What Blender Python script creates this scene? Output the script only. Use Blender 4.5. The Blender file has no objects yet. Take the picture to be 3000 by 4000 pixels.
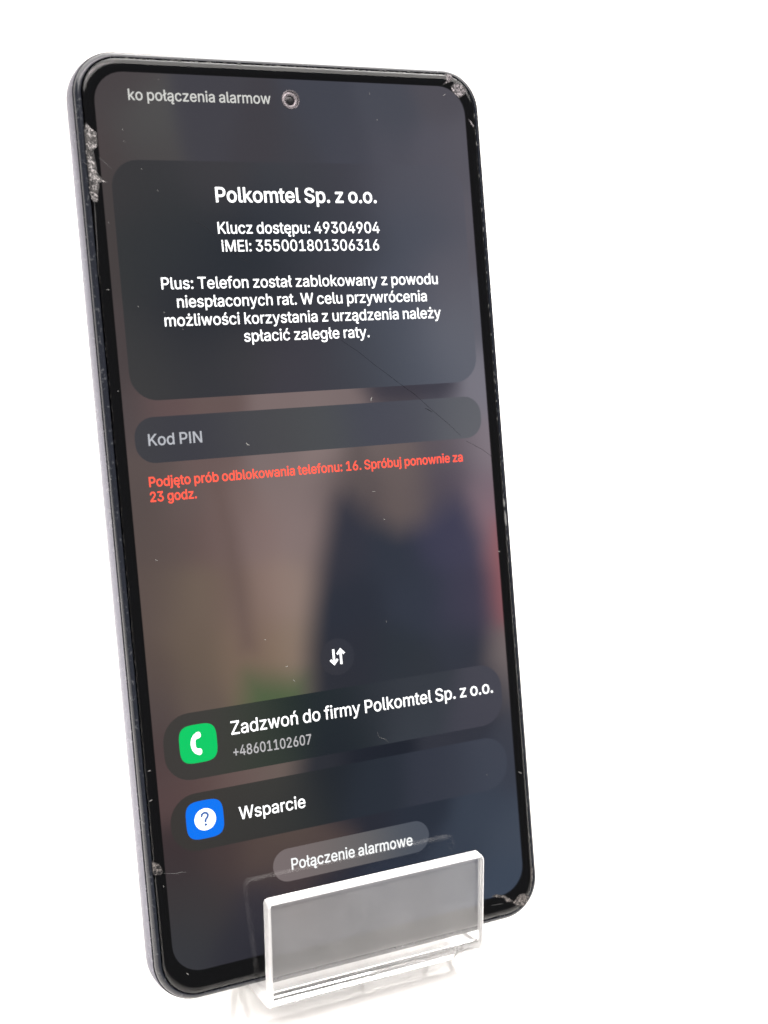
# A locked phone with a chipped cover glass standing in a clear acrylic stand on a white counter.
import bpy, bmesh, math, random
from mathutils import Matrix, Vector
from mathutils.geometry import delaunay_2d_cdt

random.seed(7)
S = bpy.context.scene
COL = S.collection
MM = 0.001
TABLE = 85.5            # mm from the display centre down to the counter top
LEAN = math.radians(17) # the phone leans back

# ---------------------------------------------------------------- camera
cam = bpy.data.cameras.new('camera')
cam.sensor_fit = 'HORIZONTAL'
cam.sensor_width = 36.0
cam.lens = 4850 / 3000 * 36.0
cam.clip_start = 0.01
cam.clip_end = 50.0
cam.dof.use_dof = True
cam.dof.focus_distance = 0.2175
cam.dof.aperture_fstop = 20.0
cam_ob = bpy.data.objects.new('camera', cam)
COL.objects.link(cam_ob)
R = Vector((0.91282, -0.406445, 0.039521)); U = Vector((0.094965, 0.305407, 0.947475)); K = Vector((-0.397166, -0.861121, 0.317379))
m = Matrix.Identity(4)
for i, v in enumerate((R, U, K)):
    for j in range(3):
        m[j][i] = v[j]
m.translation = Vector((-77.3999, -192.6136, 69.927 + TABLE)) * MM
cam_ob.matrix_world = m
S.camera = cam_ob

# ---------------------------------------------------------------- world and lamps
w = bpy.data.worlds.new('World')
S.world = w
w.use_nodes = True
bg = w.node_tree.nodes['Background']
bg.inputs['Color'].default_value = (0.96, 0.96, 1.0, 1)
bg.inputs['Strength'].default_value = 0.26

def area_lamp(name, loc, target, sx, sy, power, color):
    l = bpy.data.lights.new(name, 'AREA')
    l.shape = 'RECTANGLE'; l.size = sx; l.size_y = sy; l.energy = power; l.color = color
    o = bpy.data.objects.new(name, l); COL.objects.link(o)
    o.location = loc
    o.rotation_euler = (Vector(target) - Vector(loc)).to_track_quat('-Z', 'Y').to_euler()
    return o
area_lamp('ceiling_panel', (0.05, -0.17, 0.95), (0.05, -0.17, 0.0), 2.2, 1.46, 50.0, (1.0, 0.966, 0.93))
area_lamp('backdrop_fill_lamp', (0.34, 0.42, 0.62), (0.26, 0.46, 0.0), 0.9, 0.4, 9.0, (1.0, 0.975, 0.95))  # added fill lamp, out of view, that brightens the backdrop to white
area_lamp('rim_streak_lamp', (-0.25, -0.42, 0.90), (-0.05, 0.0, 0.15), 0.9, 0.05, 3.0, (1.0, 0.84, 0.92))  # added pinkish strip, put in for the bright line reflected along the top rim

S.view_settings.view_transform = 'Standard'
S.view_settings.look = 'None'
S.view_settings.exposure = 0.0
S.view_settings.gamma = 1.0
S.view_settings.use_curve_mapping = False
S.cycles.max_bounces = 16
S.cycles.transmission_bounces = 12
S.cycles.transparent_max_bounces = 24
S.cycles.glossy_bounces = 8
S.cycles.caustics_refractive = True
S.cycles.caustics_reflective = True
S.cycles.blur_glossy = 0.3
S.cycles.sample_clamp_indirect = 40.0
try:
    S.cycles.use_denoising = True
    S.cycles.denoiser = 'OPENIMAGEDENOISE'
except Exception:
    pass

# ---------------------------------------------------------------- helpers
def lin(c):
    c = c / 255.0
    return c / 12.92 if c <= 0.04045 else ((c + 0.055) / 1.055) ** 2.4
def lin3(r, g, b):
    return (lin(r), lin(g), lin(b))

def new_mat(name):
    mt = bpy.data.materials.new(name); mt.use_nodes = True
    nt = mt.node_tree; nt.nodes.clear()
    out = nt.nodes.new('ShaderNodeOutputMaterial')
    return mt, nt, out
def principled(name, color, rough=0.5, metal=0.0, ior=1.5, coat=0.0, spec=0.5):
    mt, nt, out = new_mat(name)
    b = nt.nodes.new('ShaderNodeBsdfPrincipled')
    b.inputs['Base Color'].default_value = (*color, 1); b.inputs['Roughness'].default_value = rough
    b.inputs['Metallic'].default_value = metal; b.inputs['IOR'].default_value = ior
    b.inputs['Coat Weight'].default_value = coat; b.inputs['Specular IOR Level'].default_value = spec
    nt.links.new(b.outputs[0], out.inputs[0])
    return mt, nt, b
def emit(name, color, strength=1.0):
    mt, nt, out = new_mat(name)
    e = nt.nodes.new('ShaderNodeEmission')
    e.inputs[0].default_value = (*color, 1); e.inputs[1].default_value = strength
    nt.links.new(e.outputs[0], out.inputs[0])
    return mt
def wear(nt, b, base, scale, lo, hi, amount, worn, rough=None):
    """fine wear: noise mixes a worn colour into the base and lifts the roughness"""
    tc = nt.nodes.new('ShaderNodeTexCoord')
    n = nt.nodes.new('ShaderNodeTexNoise'); n.inputs['Scale'].default_value = scale; n.inputs['Detail'].default_value = 6
    nt.links.new(tc.outputs['Object'], n.inputs['Vector'])
    r = nt.nodes.new('ShaderNodeMapRange')
    r.inputs['From Min'].default_value = lo; r.inputs['From Max'].default_value = hi; r.inputs['To Max'].default_value = amount
    nt.links.new(n.outputs['Fac'], r.inputs['Value'])
    mx = nt.nodes.new('ShaderNodeMix'); mx.data_type = 'RGBA'
    mx.inputs['A'].default_value = (*base, 1); mx.inputs['B'].default_value = (*worn, 1)
    nt.links.new(r.outputs[0], mx.inputs['Factor']); nt.links.new(mx.outputs['Result'], b.inputs['Base Color'])
    if rough:
        r2 = nt.nodes.new('ShaderNodeMapRange')
        r2.inputs['From Min'].default_value = 0.3; r2.inputs['From Max'].default_value = 0.7
        r2.inputs['To Min'].default_value = rough[0]; r2.inputs['To Max'].default_value = rough[1]
        nt.links.new(n.outputs['Fac'], r2.inputs['Value']); nt.links.new(r2.outputs[0], b.inputs['Roughness'])

def link(name, me, mt, parent=None):
    o = bpy.data.objects.new(name, me); COL.objects.link(o)
    if mt is not None:
        me.materials.append(mt)
    if parent is not None:
        o.parent = parent
    return o
def mesh(name, verts, faces, smooth=False):
    me = bpy.data.meshes.new(name)
    me.from_pydata([tuple(v) for v in verts], [], faces)
    me.update()
    if smooth:
        me.polygons.foreach_set('use_smooth', [True] * len(me.polygons))
    return me
def tag(o, label, cat):
    o['label'] = label; o['category'] = cat

# ---------------------------------------------------------------- setting: one white sheet, flat counter rising into the backdrop
def build_setting():
    prof = [(-105, -40), (-105, -2), (-104.4, -0.6), (-103, 0), (-40, 0), (60, 0), (200, 0), (420, 0)]
    for k in range(1, 17):
        a = math.pi / 2 * k / 16
        prof.append((420 + 180 * math.sin(a), 180 - 180 * math.cos(a)))
    prof += [(600, 500), (600, 1100)]
    xs = (-1100, 1100)
    v = []; f = []
    for x in xs:
        v += [(x * MM, y * MM, z * MM) for y, z in prof]
    n = len(prof)
    for i in range(n - 1):
        f.append((i, i + 1, n + i + 1, n + i))
    f = [tuple(reversed(q)) for q in f]
    mt, nt, b = principled('white_gloss_laminate', (0.86, 0.845, 0.82), 0.03, ior=1.6, coat=0.5)
    b.inputs['Coat Roughness'].default_value = 0.02
    wear(nt, b, (0.86, 0.848, 0.825), 14, 0.35, 0.75, 0.5, (0.83, 0.812, 0.78), (0.02, 0.06))
    o = link('tabletop', mesh('tabletop', v, f, True), mt)
    o['kind'] = 'structure'
build_setting()

# ---------------------------------------------------------------- measured data: letter outlines, screen colours (mm, 8-bit colour), glass damage (mm)
GLYPHS = """+|453|198,34 198,364 255,364 255,34/61,172 61,226 391,226 391,172
.|188|95,-4 86,-4 78,-1 70,3 63,9 57,16 53,24 50,32 50,41 50,50 53,59 57,66 63,73 70,79 78,83 86,86 95,87 104,86 113,83 121,79 128,73 134,66 138,59 140,50 141,41 140,32 138,24 134,16 128,9 121,3 113,-1 104,-4
0|453|227,-7 199,-5 174,1 151,11 130,24 111,41 95,62 80,86 69,113 60,144 53,178 49,214 48,254 49,294 53,330 60,364 69,395 81,422 95,447 112,467 130,484 151,498 174,508 200,514 227,516 254,514 279,508 302,498 323,484 342,467 358,447 372,422 384,395 393,364 400,330 404,294 405,254 404,214 400,178 393,144 384,113 373,86 359,62 342,41 323,24 302,11 279,1 254,-5/227,50 245,51 261,56 276,63 290,74 303,87 313,103 323,122 330,144 336,168 340,194 343,223 344,254 343,285 340,314 336,341 330,365 323,387 313,405 303,422 290,435 276,446 261,453 245,458 227,460 209,458 192,453 177,446 163,435 151,422 140,405 131,387 123,365 117,341 113,314 110,285 109,254 110,223 113,194 117,168 123,144 131,122 140,103 151,87 163,74 177,63 192,56 209,51
1|453|76,0 76,55 391,55 391,0/276,509 276,0 212,0 212,448 209,448 86,358 86,427 198,509
2|453|64,0 64,47 234,229 282,282 291,294 299,305 305,316 311,327 315,337 318,348 320,360 320,371 319,385 317,397 313,408 308,419 301,428 293,436 283,443 273,449 262,454 250,457 237,459 224,460 209,459 196,457 184,453 172,447 162,441 153,433 145,424 139,413 134,402 130,390 128,376 127,362 66,362 67,384 71,405 77,424 86,442 98,459 111,473 126,486 143,496 162,505 182,511 203,514 225,516 247,514 268,511 288,505 306,497 323,486 337,474 350,461 361,445 370,428 376,411 380,392 381,372 380,358 378,345 375,331 371,318 365,304 357,290 347,275 336,259 267,180 153,60 153,57 389,57 389,0
3|453|218,-7 195,-6 173,-3 152,2 133,10 114,19 98,30 83,43 70,57 60,74 52,91 46,111 44,132 109,132 111,119 115,107 120,97 126,87 134,78 144,71 154,64 165,59 178,55 191,52 204,50 219,50 234,51 248,53 262,56 275,61 287,67 297,74 307,83 315,93 321,104 325,116 328,130 329,145 328,158 326,172 322,184 316,196 308,207 299,217 288,226 275,234 260,240 242,244 223,247 201,248 157,248 157,299 288,448 288,452 70,452 70,509 372,509 372,461 211,278 211,289 239,290 264,288 287,284 308,276 327,265 344,253 359,239 371,222 381,205 387,186 392,166 393,145 392,123 387,103 380,84 370,66 358,50 344,36 327,23 309,12 288,4 266,-2 243,-6
4|453|40,105 40,158 247,509 311,509 109,166 109,163 413,163 413,105/282,0 282,121 282,146 282,318 343,318 343,0
5|453|221,-7 199,-6 178,-2 159,3 140,11 123,21 108,32 94,45 83,60 73,76 66,93 62,111 60,130 122,130 124,119 127,108 132,98 138,89 145,80 154,73 163,66 173,60 184,56 196,52 208,50 221,50 236,51 250,53 264,58 276,64 288,72 298,82 307,92 314,104 320,117 324,131 327,146 328,162 327,178 324,193 320,208 314,221 306,233 297,244 286,254 275,262 262,269 248,273 233,276 218,277 205,276 192,275 180,272 167,268 156,264 145,258 136,252 128,246 67,253 96,509 366,509 366,452 151,452 134,301 136,301 145,308 155,315 166,320 178,325 190,329 203,331 216,333 229,334 247,333 263,330 279,326 294,321 308,314 321,306 334,296 345,285 355,273 364,260 372,246 379,231 384,215 388,199 390,181 391,163 390,139 385,117 379,95 369,76 357,57 343,41 327,27 309,15 289,6 268,-1 245,-5
6|453|226,-7 203,-5 182,-1 161,5 142,15 125,26 109,40 96,56 84,74 75,94 69,115 65,138 64,162 65,180 68,199 73,219 80,239 89,261 102,285 118,311 137,340 252,509 322,509 151,261 145,261 149,268 154,275 159,281 165,288 172,293 179,299 187,303 196,307 205,310 214,312 224,314 235,314 257,313 278,309 298,303 316,295 332,284 346,271 359,257 370,240 378,221 384,201 388,180 389,157 388,134 384,112 377,92 368,73 356,55 343,39 327,26 310,14 291,5 271,-2 249,-6/226,48 241,49 254,52 267,56 279,63 289,70 299,79 307,90 314,101 320,114 324,128 327,142 327,157 327,173 324,187 320,201 314,213 307,225 299,235 289,244 279,251 267,258 254,262 241,264 226,265 212,264 198,262 186,258 174,252 163,244 153,235 145,225 138,214 132,201 128,188 126,174 125,158 126,143 128,128 132,114 138,102 145,90 153,79 163,70 174,63 186,56 198,52 212,49
7|453|97,0 323,448 323,452 62,452 62,509 391,509 391,449 165,0
8|453|226,-7 201,-6 178,-2 156,3 136,11 117,21 101,33 86,47 74,62 64,78 57,96 53,115 52,135 53,151 55,166 59,181 65,195 72,208 81,220 90,231 101,241 113,249 125,256 139,261 153,265 153,267 135,273 119,282 105,293 93,308 83,324 76,342 72,360 70,380 72,399 75,417 82,434 90,450 101,464 114,477 129,488 146,498 164,506 184,511 204,514 226,516 248,514 269,511 288,506 306,498 323,488 337,477 350,464 361,450 370,434 377,417 380,399 382,380 380,361 376,342 369,324 359,308 347,293 333,282 318,273 300,267 300,265 314,261 327,256 339,249 351,241 362,231 372,220 380,208 387,195 393,181 397,166 400,151 401,135 399,115 395,96 388,78 378,62 366,47 352,33 335,21 317,11 296,3 275,-2 251,-6/226,49 243,50 258,52 272,55 285,60 296,66 307,74 315,82 323,91 329,102 333,113 336,126 337,139 336,152 333,165 329,177 322,189 314,199 305,208 295,216 283,223 270,228 256,232 242,234 226,235 211,234 196,232 182,228 169,223 157,216 147,208 138,199 130,189 123,177 119,165 116,152 115,139 116,126 119,113 123,102 129,91 136,82 145,74 156,66 167,60 180,55 195,52 210,50/226,290 239,290 252,292 263,296 274,300 284,306 293,313 300,321 307,330 312,341 316,351 318,363 319,376 318,388 316,399 313,410 308,420 301,429 294,437 285,444 275,449 264,454 252,457 240,459 226,460 213,459 200,457 188,454 177,449 167,444 159,437 151,429 145,420 139,410 136,399 134,388 133,376 134,363 136,351 139,341 145,330 151,321 159,313 168,306 178,300 189,296 201,292 213,290
9|453|226,516 249,514 271,510 291,503 310,494 328,482 343,468 356,452 368,434 377,414 384,393 388,371 389,347 388,328 385,309 380,290 373,270 363,248 350,224 334,197 315,168 200,0 130,0 301,248 307,248 303,240 299,234 294,227 287,221 281,215 273,210 265,206 257,202 248,199 238,196 228,195 218,195 195,196 175,199 155,206 137,214 121,225 106,237 94,252 83,269 74,287 68,307 65,329 64,352 65,375 69,397 75,417 85,436 96,454 110,469 125,483 143,494 162,504 182,510 203,514/226,460 212,459 199,457 186,452 174,446 163,438 154,429 145,419 138,407 133,395 129,381 126,367 125,352 126,336 129,322 133,308 138,295 145,284 154,274 163,265 174,257 186,251 199,247 212,244 226,243 240,244 254,247 267,251 279,257 289,265 299,273 307,284 314,295 320,308 324,321 327,335 327,350 327,366 324,381 320,394 314,407 307,419 299,429 290,438 279,446 267,452 254,457 241,459
:|188|95,-4 86,-4 78,-1 70,3 63,9 57,16 53,24 50,32 50,41 50,50 53,59 57,66 63,73 70,79 78,83 86,86 95,87 104,86 113,83 121,79 128,73 134,66 138,59 140,50 141,41 140,32 138,24 134,16 128,9 121,3 113,-1 104,-4/95,271 86,272 78,274 70,278 63,284 57,291 53,299 50,307 50,316 50,325 53,334 57,342 63,349 70,354 78,359 86,361 95,362 104,361 113,359 121,354 128,349 134,342 138,334 140,325 141,316 140,307 138,299 134,291 128,284 121,278 113,274 104,272
?|358|132,152 132,159 133,181 134,200 137,216 141,230 146,241 153,252 160,261 168,269 209,298 220,306 230,314 239,324 247,334 253,345 258,357 261,370 262,384 261,395 259,406 255,416 250,425 244,433 237,441 229,447 220,452 211,456 200,459 189,461 178,462 167,461 157,459 147,457 137,453 128,448 120,441 112,434 106,425 100,416 96,404 93,392 92,378 27,378 29,399 33,418 40,436 49,452 60,467 73,479 87,490 103,499 120,506 138,511 157,515 178,516 199,514 219,511 238,506 255,498 270,489 284,478 296,465 306,451 314,435 319,418 323,401 324,382 323,362 319,344 314,327 306,311 296,297 284,284 270,272 254,261 219,235 213,229 207,221 203,214 200,205 197,196 195,185 194,172 194,158 194,152/164,-4 155,-4 146,-1 138,3 131,9 126,16 121,24 119,32 118,41 119,50 121,58 126,66 131,73 138,79 146,83 155,86 164,86 173,86 181,83 189,79 196,73 202,66 206,58 208,50 209,41 208,32 206,24 202,16 196,9 189,3 181,-1 173,-4
E|419|60,0 60,509 372,509 372,452 125,452 125,286 355,286 355,229 125,229 125,57 375,57 375,0
I|188|62,0 62,509 126,509 126,0
K|467|104,145 104,216 139,261 174,303 212,344 364,509 448,509 231,276 228,276/60,0 60,509 125,509 125,334 124,225 125,193 125,0/372,0 188,259 228,309 449,0
M|628|60,0 60,509 152,509 277,187 287,159 299,123 311,84 322,49 307,49 318,83 330,121 342,158 352,187 476,509 568,509 568,0 504,0 504,291 504,327 505,369 506,413 507,457 513,457 498,409 482,363 467,322 456,291 342,0 286,0 170,291 159,321 145,361 129,408 112,457 119,457 120,416 121,372 122,328 122,291 122,0
N|523|60,0 60,509 136,509 343,183 363,151 388,107 414,55 405,54 401,108 399,157 399,195 399,509 463,509 463,0 387,0 202,290 177,331 148,381 108,452 119,454 122,384 124,328 125,291 125,0
P|445|60,0 60,509 235,509 263,507 289,503 312,497 332,487 350,476 366,462 379,447 390,430 398,411 404,391 407,370 409,348 407,325 404,304 398,284 390,265 379,248 366,233 350,219 332,207 312,198 289,191 263,187 235,186 109,186 109,242 233,242 252,243 269,246 284,250 297,256 308,264 318,272 327,282 333,294 338,306 342,319 344,333 344,348 344,362 342,376 338,389 333,402 326,413 318,423 308,431 297,439 284,444 268,449 251,451 232,452 125,452 125,0
S|447|224,-9 197,-8 172,-4 149,1 128,9 108,19 91,31 76,45 64,60 54,77 46,96 41,115 38,137 104,137 107,123 110,110 116,98 123,88 132,79 142,71 154,64 166,59 180,55 194,52 209,50 224,49 241,50 257,52 272,55 286,60 299,66 311,74 321,82 329,92 336,102 341,114 345,126 346,139 345,151 342,161 338,171 332,179 325,186 316,193 307,199 296,205 245,222 184,239 154,249 128,260 105,274 86,289 71,307 60,326 54,348 52,372 53,393 58,413 65,431 75,448 87,463 102,476 119,488 138,498 158,506 180,511 203,514 227,516 252,514 275,511 296,505 316,498 334,488 351,476 365,463 377,449 387,433 394,415 399,397 401,378 337,378 334,396 326,412 316,426 302,437 286,447 267,453 247,457 225,459 209,458 194,456 180,452 167,448 156,442 145,435 136,427 129,418 123,409 118,398 116,387 115,376 116,363 119,352 124,342 131,334 139,326 148,319 158,313 169,308 212,293 264,279 312,264 324,258 336,252 347,245 359,238 369,229 379,220 387,209 395,198 401,185 405,171 407,155 408,139 407,118 403,99 396,81 386,64 374,48 360,34 343,21 323,11 302,2 278,-4 252,-8
T|449|32,452 32,509 417,509 417,452 257,452 257,0 193,0 193,452
W|686|155,0 16,509 82,509 163,196 175,145 187,94 197,40 189,40 200,94 211,145 224,196 306,509 380,509 462,196 474,145 486,94 497,40 488,40 499,94 510,145 523,196 603,509 670,509 530,0 455,0 368,323 351,391 336,475 350,475 335,395 318,323 230,0
Z|438|42,0 42,46 273,385 306,431 341,476 348,454 285,452 223,452 40,452 40,509 397,509 397,462 169,129 134,81 97,33 90,54 152,57 214,57 399,57 399,0
a|389|160,-9 142,-8 126,-5 110,-1 94,5 80,12 68,22 57,32 48,45 40,58 35,73 31,90 30,108 31,123 34,138 38,150 43,161 50,171 58,179 67,187 78,193 89,199 100,203 112,207 125,211 178,220 234,227 244,228 252,230 259,232 265,235 270,238 273,243 275,248 276,255 276,257 275,268 273,279 271,288 267,297 262,304 256,311 248,317 240,322 230,326 220,329 208,330 196,331 183,330 171,329 159,326 149,322 140,318 132,313 124,307 118,301 112,294 107,288 103,281 100,274 41,291 48,308 57,322 67,335 79,346 91,355 104,364 118,370 133,375 148,379 163,382 179,384 194,384 239,379 251,376 263,372 275,367 286,360 296,353 306,343 315,333 322,320 329,306 333,290 336,272 337,251 337,0 277,0 277,52 272,52 252,25 244,18 236,12 226,6 215,1 203,-3 190,-6 176,-8/170,45 187,46 202,49 216,53 228,59 239,66 248,74 257,83 263,93 269,104 272,115 275,126 276,138 276,190 259,182 231,176 200,171 175,168 134,159 125,155 117,150 110,145 103,139 98,132 95,124 93,115 92,105 92,95 94,87 98,79 102,72 107,66 114,61 121,56 130,52 139,49 149,47 159,46
b|424|229,-8 213,-7 198,-5 184,-1 172,4 162,10 153,17 145,24 138,31 118,59 112,59 112,0 53,0 53,509 114,509 114,319 118,319 137,346 144,353 152,360 161,367 171,373 183,378 197,381 212,384 229,384 252,383 274,378 294,371 313,361 330,347 345,332 359,313 370,293 379,270 385,245 389,218 390,189 389,160 385,133 379,108 370,84 359,64 346,45 330,29 313,16 294,5 274,-2 252,-7/220,47 237,48 253,51 267,57 279,66 291,76 301,88 309,101 316,117 321,133 325,151 327,170 328,189 327,209 325,227 321,245 316,261 309,276 301,290 291,301 280,311 267,319 253,325 237,329 220,330 203,329 188,325 174,320 161,312 150,302 140,291 132,278 125,263 120,247 116,229 113,210 113,189 113,169 116,150 120,132 125,115 132,100 140,86 150,75 162,65 174,57 188,51 204,48
c|396|207,-8 182,-7 159,-2 137,6 117,16 98,30 82,46 68,64 56,85 46,108 40,133 36,159 34,187 36,216 40,243 46,268 56,291 68,312 82,330 98,346 117,360 137,371 159,378 182,383 207,384 221,384 234,383 247,380 260,377 272,373 284,368 295,362 305,356 315,349 324,341 332,332 340,322 347,312 353,301 358,289 362,277 303,262 290,289 270,311 242,325 207,330 189,329 173,325 158,319 145,310 134,300 124,287 115,274 108,258 103,242 99,224 97,206 96,187 97,169 99,151 103,134 108,117 115,102 124,89 134,76 145,66 158,57 173,51 189,48 207,46 243,52 271,66 292,89 304,117 363,102 359,90 354,78 348,67 341,56 334,46 325,37 316,29 306,21 296,15 285,9 273,4 261,-1 248,-4 235,-6 221,-8
d|424|195,-8 172,-7 151,-2 130,5 111,16 94,29 79,45 66,64 55,84 46,108 39,133 35,160 34,189 35,218 39,245 46,270 55,293 66,313 79,332 95,347 112,361 131,371 151,378 173,383 196,384 213,384 228,381 241,378 253,373 263,367 272,360 280,353 287,346 306,319 311,319 311,509 372,509 372,0 313,0 313,59 307,59 287,31 280,24 272,17 263,10 252,4 241,-1 227,-5 212,-7/205,47 221,48 236,51 250,57 263,65 274,75 284,86 293,100 299,115 305,132 309,150 311,169 312,189 311,210 309,229 305,247 300,263 293,278 284,291 275,302 263,312 251,320 237,325 221,329 205,330 187,329 172,325 157,319 145,311 133,301 124,290 115,276 108,261 103,245 99,227 97,209 96,189 97,170 99,151 103,133 109,117 115,101 124,88 134,76 145,66 158,57 172,51 188,48
e|404|212,-8 185,-7 161,-2 138,6 117,16 98,30 82,46 68,64 56,85 46,108 40,132 35,159 34,187 35,215 39,242 46,267 55,290 67,311 81,329 97,346 115,359 135,370 157,378 180,383 205,384 221,384 236,382 251,379 266,374 280,368 294,361 307,351 319,341 331,329 341,315 350,299 357,282 363,263 368,242 370,219 371,194 371,169 75,169 75,221 338,221 310,202 309,220 307,237 303,254 298,269 291,282 283,294 273,305 263,314 250,321 237,326 222,329 205,330 189,329 173,326 159,321 146,313 135,304 125,294 116,282 109,270 103,256 99,241 97,226 96,211 96,178 97,157 100,139 104,122 110,106 118,92 128,80 139,70 151,61 165,55 179,50 195,47 212,46 224,47 234,48 244,50 254,53 263,56 271,61 278,66 285,73 292,80 297,88 302,96 306,105 365,91 360,77 353,63 345,51 335,39 324,29 311,19 298,11 283,4 266,-1 249,-5 231,-7
f|254|228,379 228,327 6,327 6,379/81,0 81,432 82,447 84,461 89,474 96,486 104,496 113,505 124,513 135,519 148,524 161,527 174,529 187,530 222,527 243,521 227,468 215,472 195,474 182,473 171,470 162,466 154,460 149,452 145,443 142,431 142,419 142,0
g|425|207,-151 187,-150 168,-148 150,-144 134,-140 119,-134 105,-127 93,-119 82,-110 73,-101 64,-91 57,-80 51,-69 101,-41 122,-66 128,-72 136,-78 145,-83 154,-88 165,-92 178,-95 192,-97 207,-97 229,-96 249,-92 267,-85 282,-75 295,-62 304,-47 310,-28 311,-6 311,68 306,68 287,41 280,34 272,28 263,21 252,16 241,11 227,8 212,5 195,5 173,6 152,10 132,17 113,27 95,39 80,53 67,71 55,90 46,112 39,136 35,163 34,191 35,220 39,246 46,271 55,293 66,314 80,332 95,347 112,361 131,371 152,378 173,383 196,384 213,384 228,382 242,378 253,373 264,367 273,360 281,353 288,346 308,319 313,319 313,379 372,379 372,-9 371,-32 367,-54 360,-73 350,-90 338,-104 324,-117 308,-127 291,-136 271,-142 251,-147 229,-150/205,59 222,60 237,63 251,68 264,75 275,84 285,95 293,107 300,121 305,137 309,154 312,172 312,193 312,212 309,231 305,248 300,264 293,278 285,291 275,303 264,312 251,320 237,325 222,329 205,330 188,329 172,325 158,320 145,312 134,302 124,290 115,277 109,262 103,246 99,229 97,212 96,193 97,173 99,155 103,138 109,123 116,108 124,96 134,85 145,76 158,68 172,63 188,60
h|410|114,227 114,0 53,0 53,509 114,509 114,287 102,287 112,312 124,332 137,349 152,362 169,372 187,379 207,383 227,384 246,383 264,380 280,376 295,369 309,360 321,349 332,336 341,321 348,304 353,285 356,264 357,240 357,0 296,0 296,235 295,256 290,275 283,291 273,304 260,315 246,323 229,328 210,329 197,328 184,326 172,322 161,317 150,311 141,303 133,293 126,283 121,271 117,257 114,243
i|167|53,0 53,379 114,379 114,0/84,443 75,444 67,446 60,449 54,455 48,461 44,468 42,475 41,483 42,491 44,499 48,506 54,512 60,517 67,521 75,523 84,524 92,523 100,521 107,517 114,512 119,506 123,499 126,491 126,483 126,475 123,468 119,461 114,455 107,449 100,446 92,444
j|167|53,379 114,379 114,-30 113,-47 111,-63 107,-77 102,-90 95,-102 86,-113 76,-122 65,-129 52,-135 37,-139 21,-142 4,-143 -10,-143 -10,-87 2,-87 14,-86 25,-83 34,-78 40,-72 46,-64 50,-54 52,-42 53,-29/83,443 75,444 67,446 60,449 53,455 48,461 44,468 42,475 41,483 42,491 44,499 48,506 53,512 60,517 67,521 75,523 83,524 92,523 100,521 107,517 114,512 119,506 123,499 125,491 126,483 125,475 123,468 119,461 114,455 107,449 100,446 92,444
k|381|110,137 110,212 121,212 284,379 360,379 184,199 177,199/53,0 53,509 114,509 114,0/294,0 148,186 191,229 372,0
l|189|139,-2 119,-1 101,3 86,10 74,20 65,33 58,47 54,65 53,84 53,509 114,509 114,99 114,87 115,77 117,68 120,62 124,58 130,54 137,53 146,52 160,53 170,54 181,3 162,-1
m|610|53,0 53,379 112,379 112,295 108,295 112,310 118,323 125,335 132,346 141,355 151,363 161,370 172,376 183,380 195,384 207,386 219,386 239,385 257,380 273,372 287,361 299,347 309,331 316,314 321,295 312,295 317,308 322,321 329,332 337,343 347,353 357,361 368,369 381,375 394,380 407,383 422,385 437,386 453,385 468,383 483,378 497,372 510,364 522,354 532,342 541,328 548,313 553,296 556,276 557,255 557,0 496,0 496,254 494,273 490,289 483,302 473,313 460,321 447,326 433,329 419,330 406,330 395,328 384,324 374,320 365,314 358,307 351,299 345,290 341,280 338,270 336,259 335,247 335,0 274,0 274,260 273,275 269,288 262,301 253,311 242,320 229,326 215,329 199,330 188,330 178,328 168,325 158,320 148,314 140,307 132,299 126,289 121,278 117,266 114,253 114,238 114,0
n|410|114,227 114,0 53,0 53,379 112,379 112,287 102,287 112,312 124,332 137,349 152,362 169,372 187,379 207,383 227,384 246,383 264,380 280,376 295,369 309,360 321,349 332,336 341,321 348,304 353,285 356,264 357,240 357,0 296,0 296,235 295,256 290,275 283,291 273,304 260,315 246,323 229,328 210,329 197,328 184,326 172,322 161,317 150,311 141,303 133,293 126,283 121,271 117,257 114,243
o|415|207,-8 182,-7 159,-2 137,6 117,16 98,30 82,46 68,64 56,85 46,108 40,133 36,159 34,187 36,216 40,243 46,268 56,291 68,312 82,330 98,346 117,360 137,371 159,378 182,383 207,384 233,383 256,378 278,371 299,360 317,346 333,330 347,312 359,291 369,268 376,243 380,216 381,187 380,159 376,133 369,108 359,85 347,64 333,46 317,30 299,16 278,6 256,-2 233,-7/207,46 226,48 242,51 257,57 270,66 282,76 292,89 300,102 307,117 312,134 316,151 318,169 319,187 318,206 316,224 312,242 307,258 300,274 292,287 282,300 270,310 257,319 242,325 226,329 207,330 189,329 173,325 158,319 145,310 134,300 124,287 115,274 108,258 103,242 99,224 97,206 96,187 97,169 99,151 103,134 108,117 115,102 124,89 134,76 145,66 158,57 173,51 189,48
p|424|53,-143 53,379 112,379 112,319 118,319 137,346 144,353 152,360 161,367 171,373 183,378 197,381 212,384 229,384 252,383 274,378 294,371 313,361 330,347 345,332 359,313 370,293 379,270 385,245 389,218 390,189 389,160 385,133 379,108 370,84 359,64 346,45 330,29 313,16 294,5 274,-2 252,-7 229,-8 213,-7 198,-5 184,-1 173,4 162,10 153,17 145,24 138,31 118,59 114,59 114,-143/220,47 237,48 253,51 267,57 279,66 291,76 301,88 309,101 316,117 321,133 325,151 327,170 328,189 327,209 325,227 321,245 316,261 309,276 301,290 291,301 280,311 267,319 253,325 237,329 220,330 203,329 188,325 174,320 161,312 150,302 140,291 132,278 125,263 120,247 116,229 113,210 113,189 113,169 116,150 120,132 125,115 132,100 140,86 150,75 162,65 174,57 188,51 204,48
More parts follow.
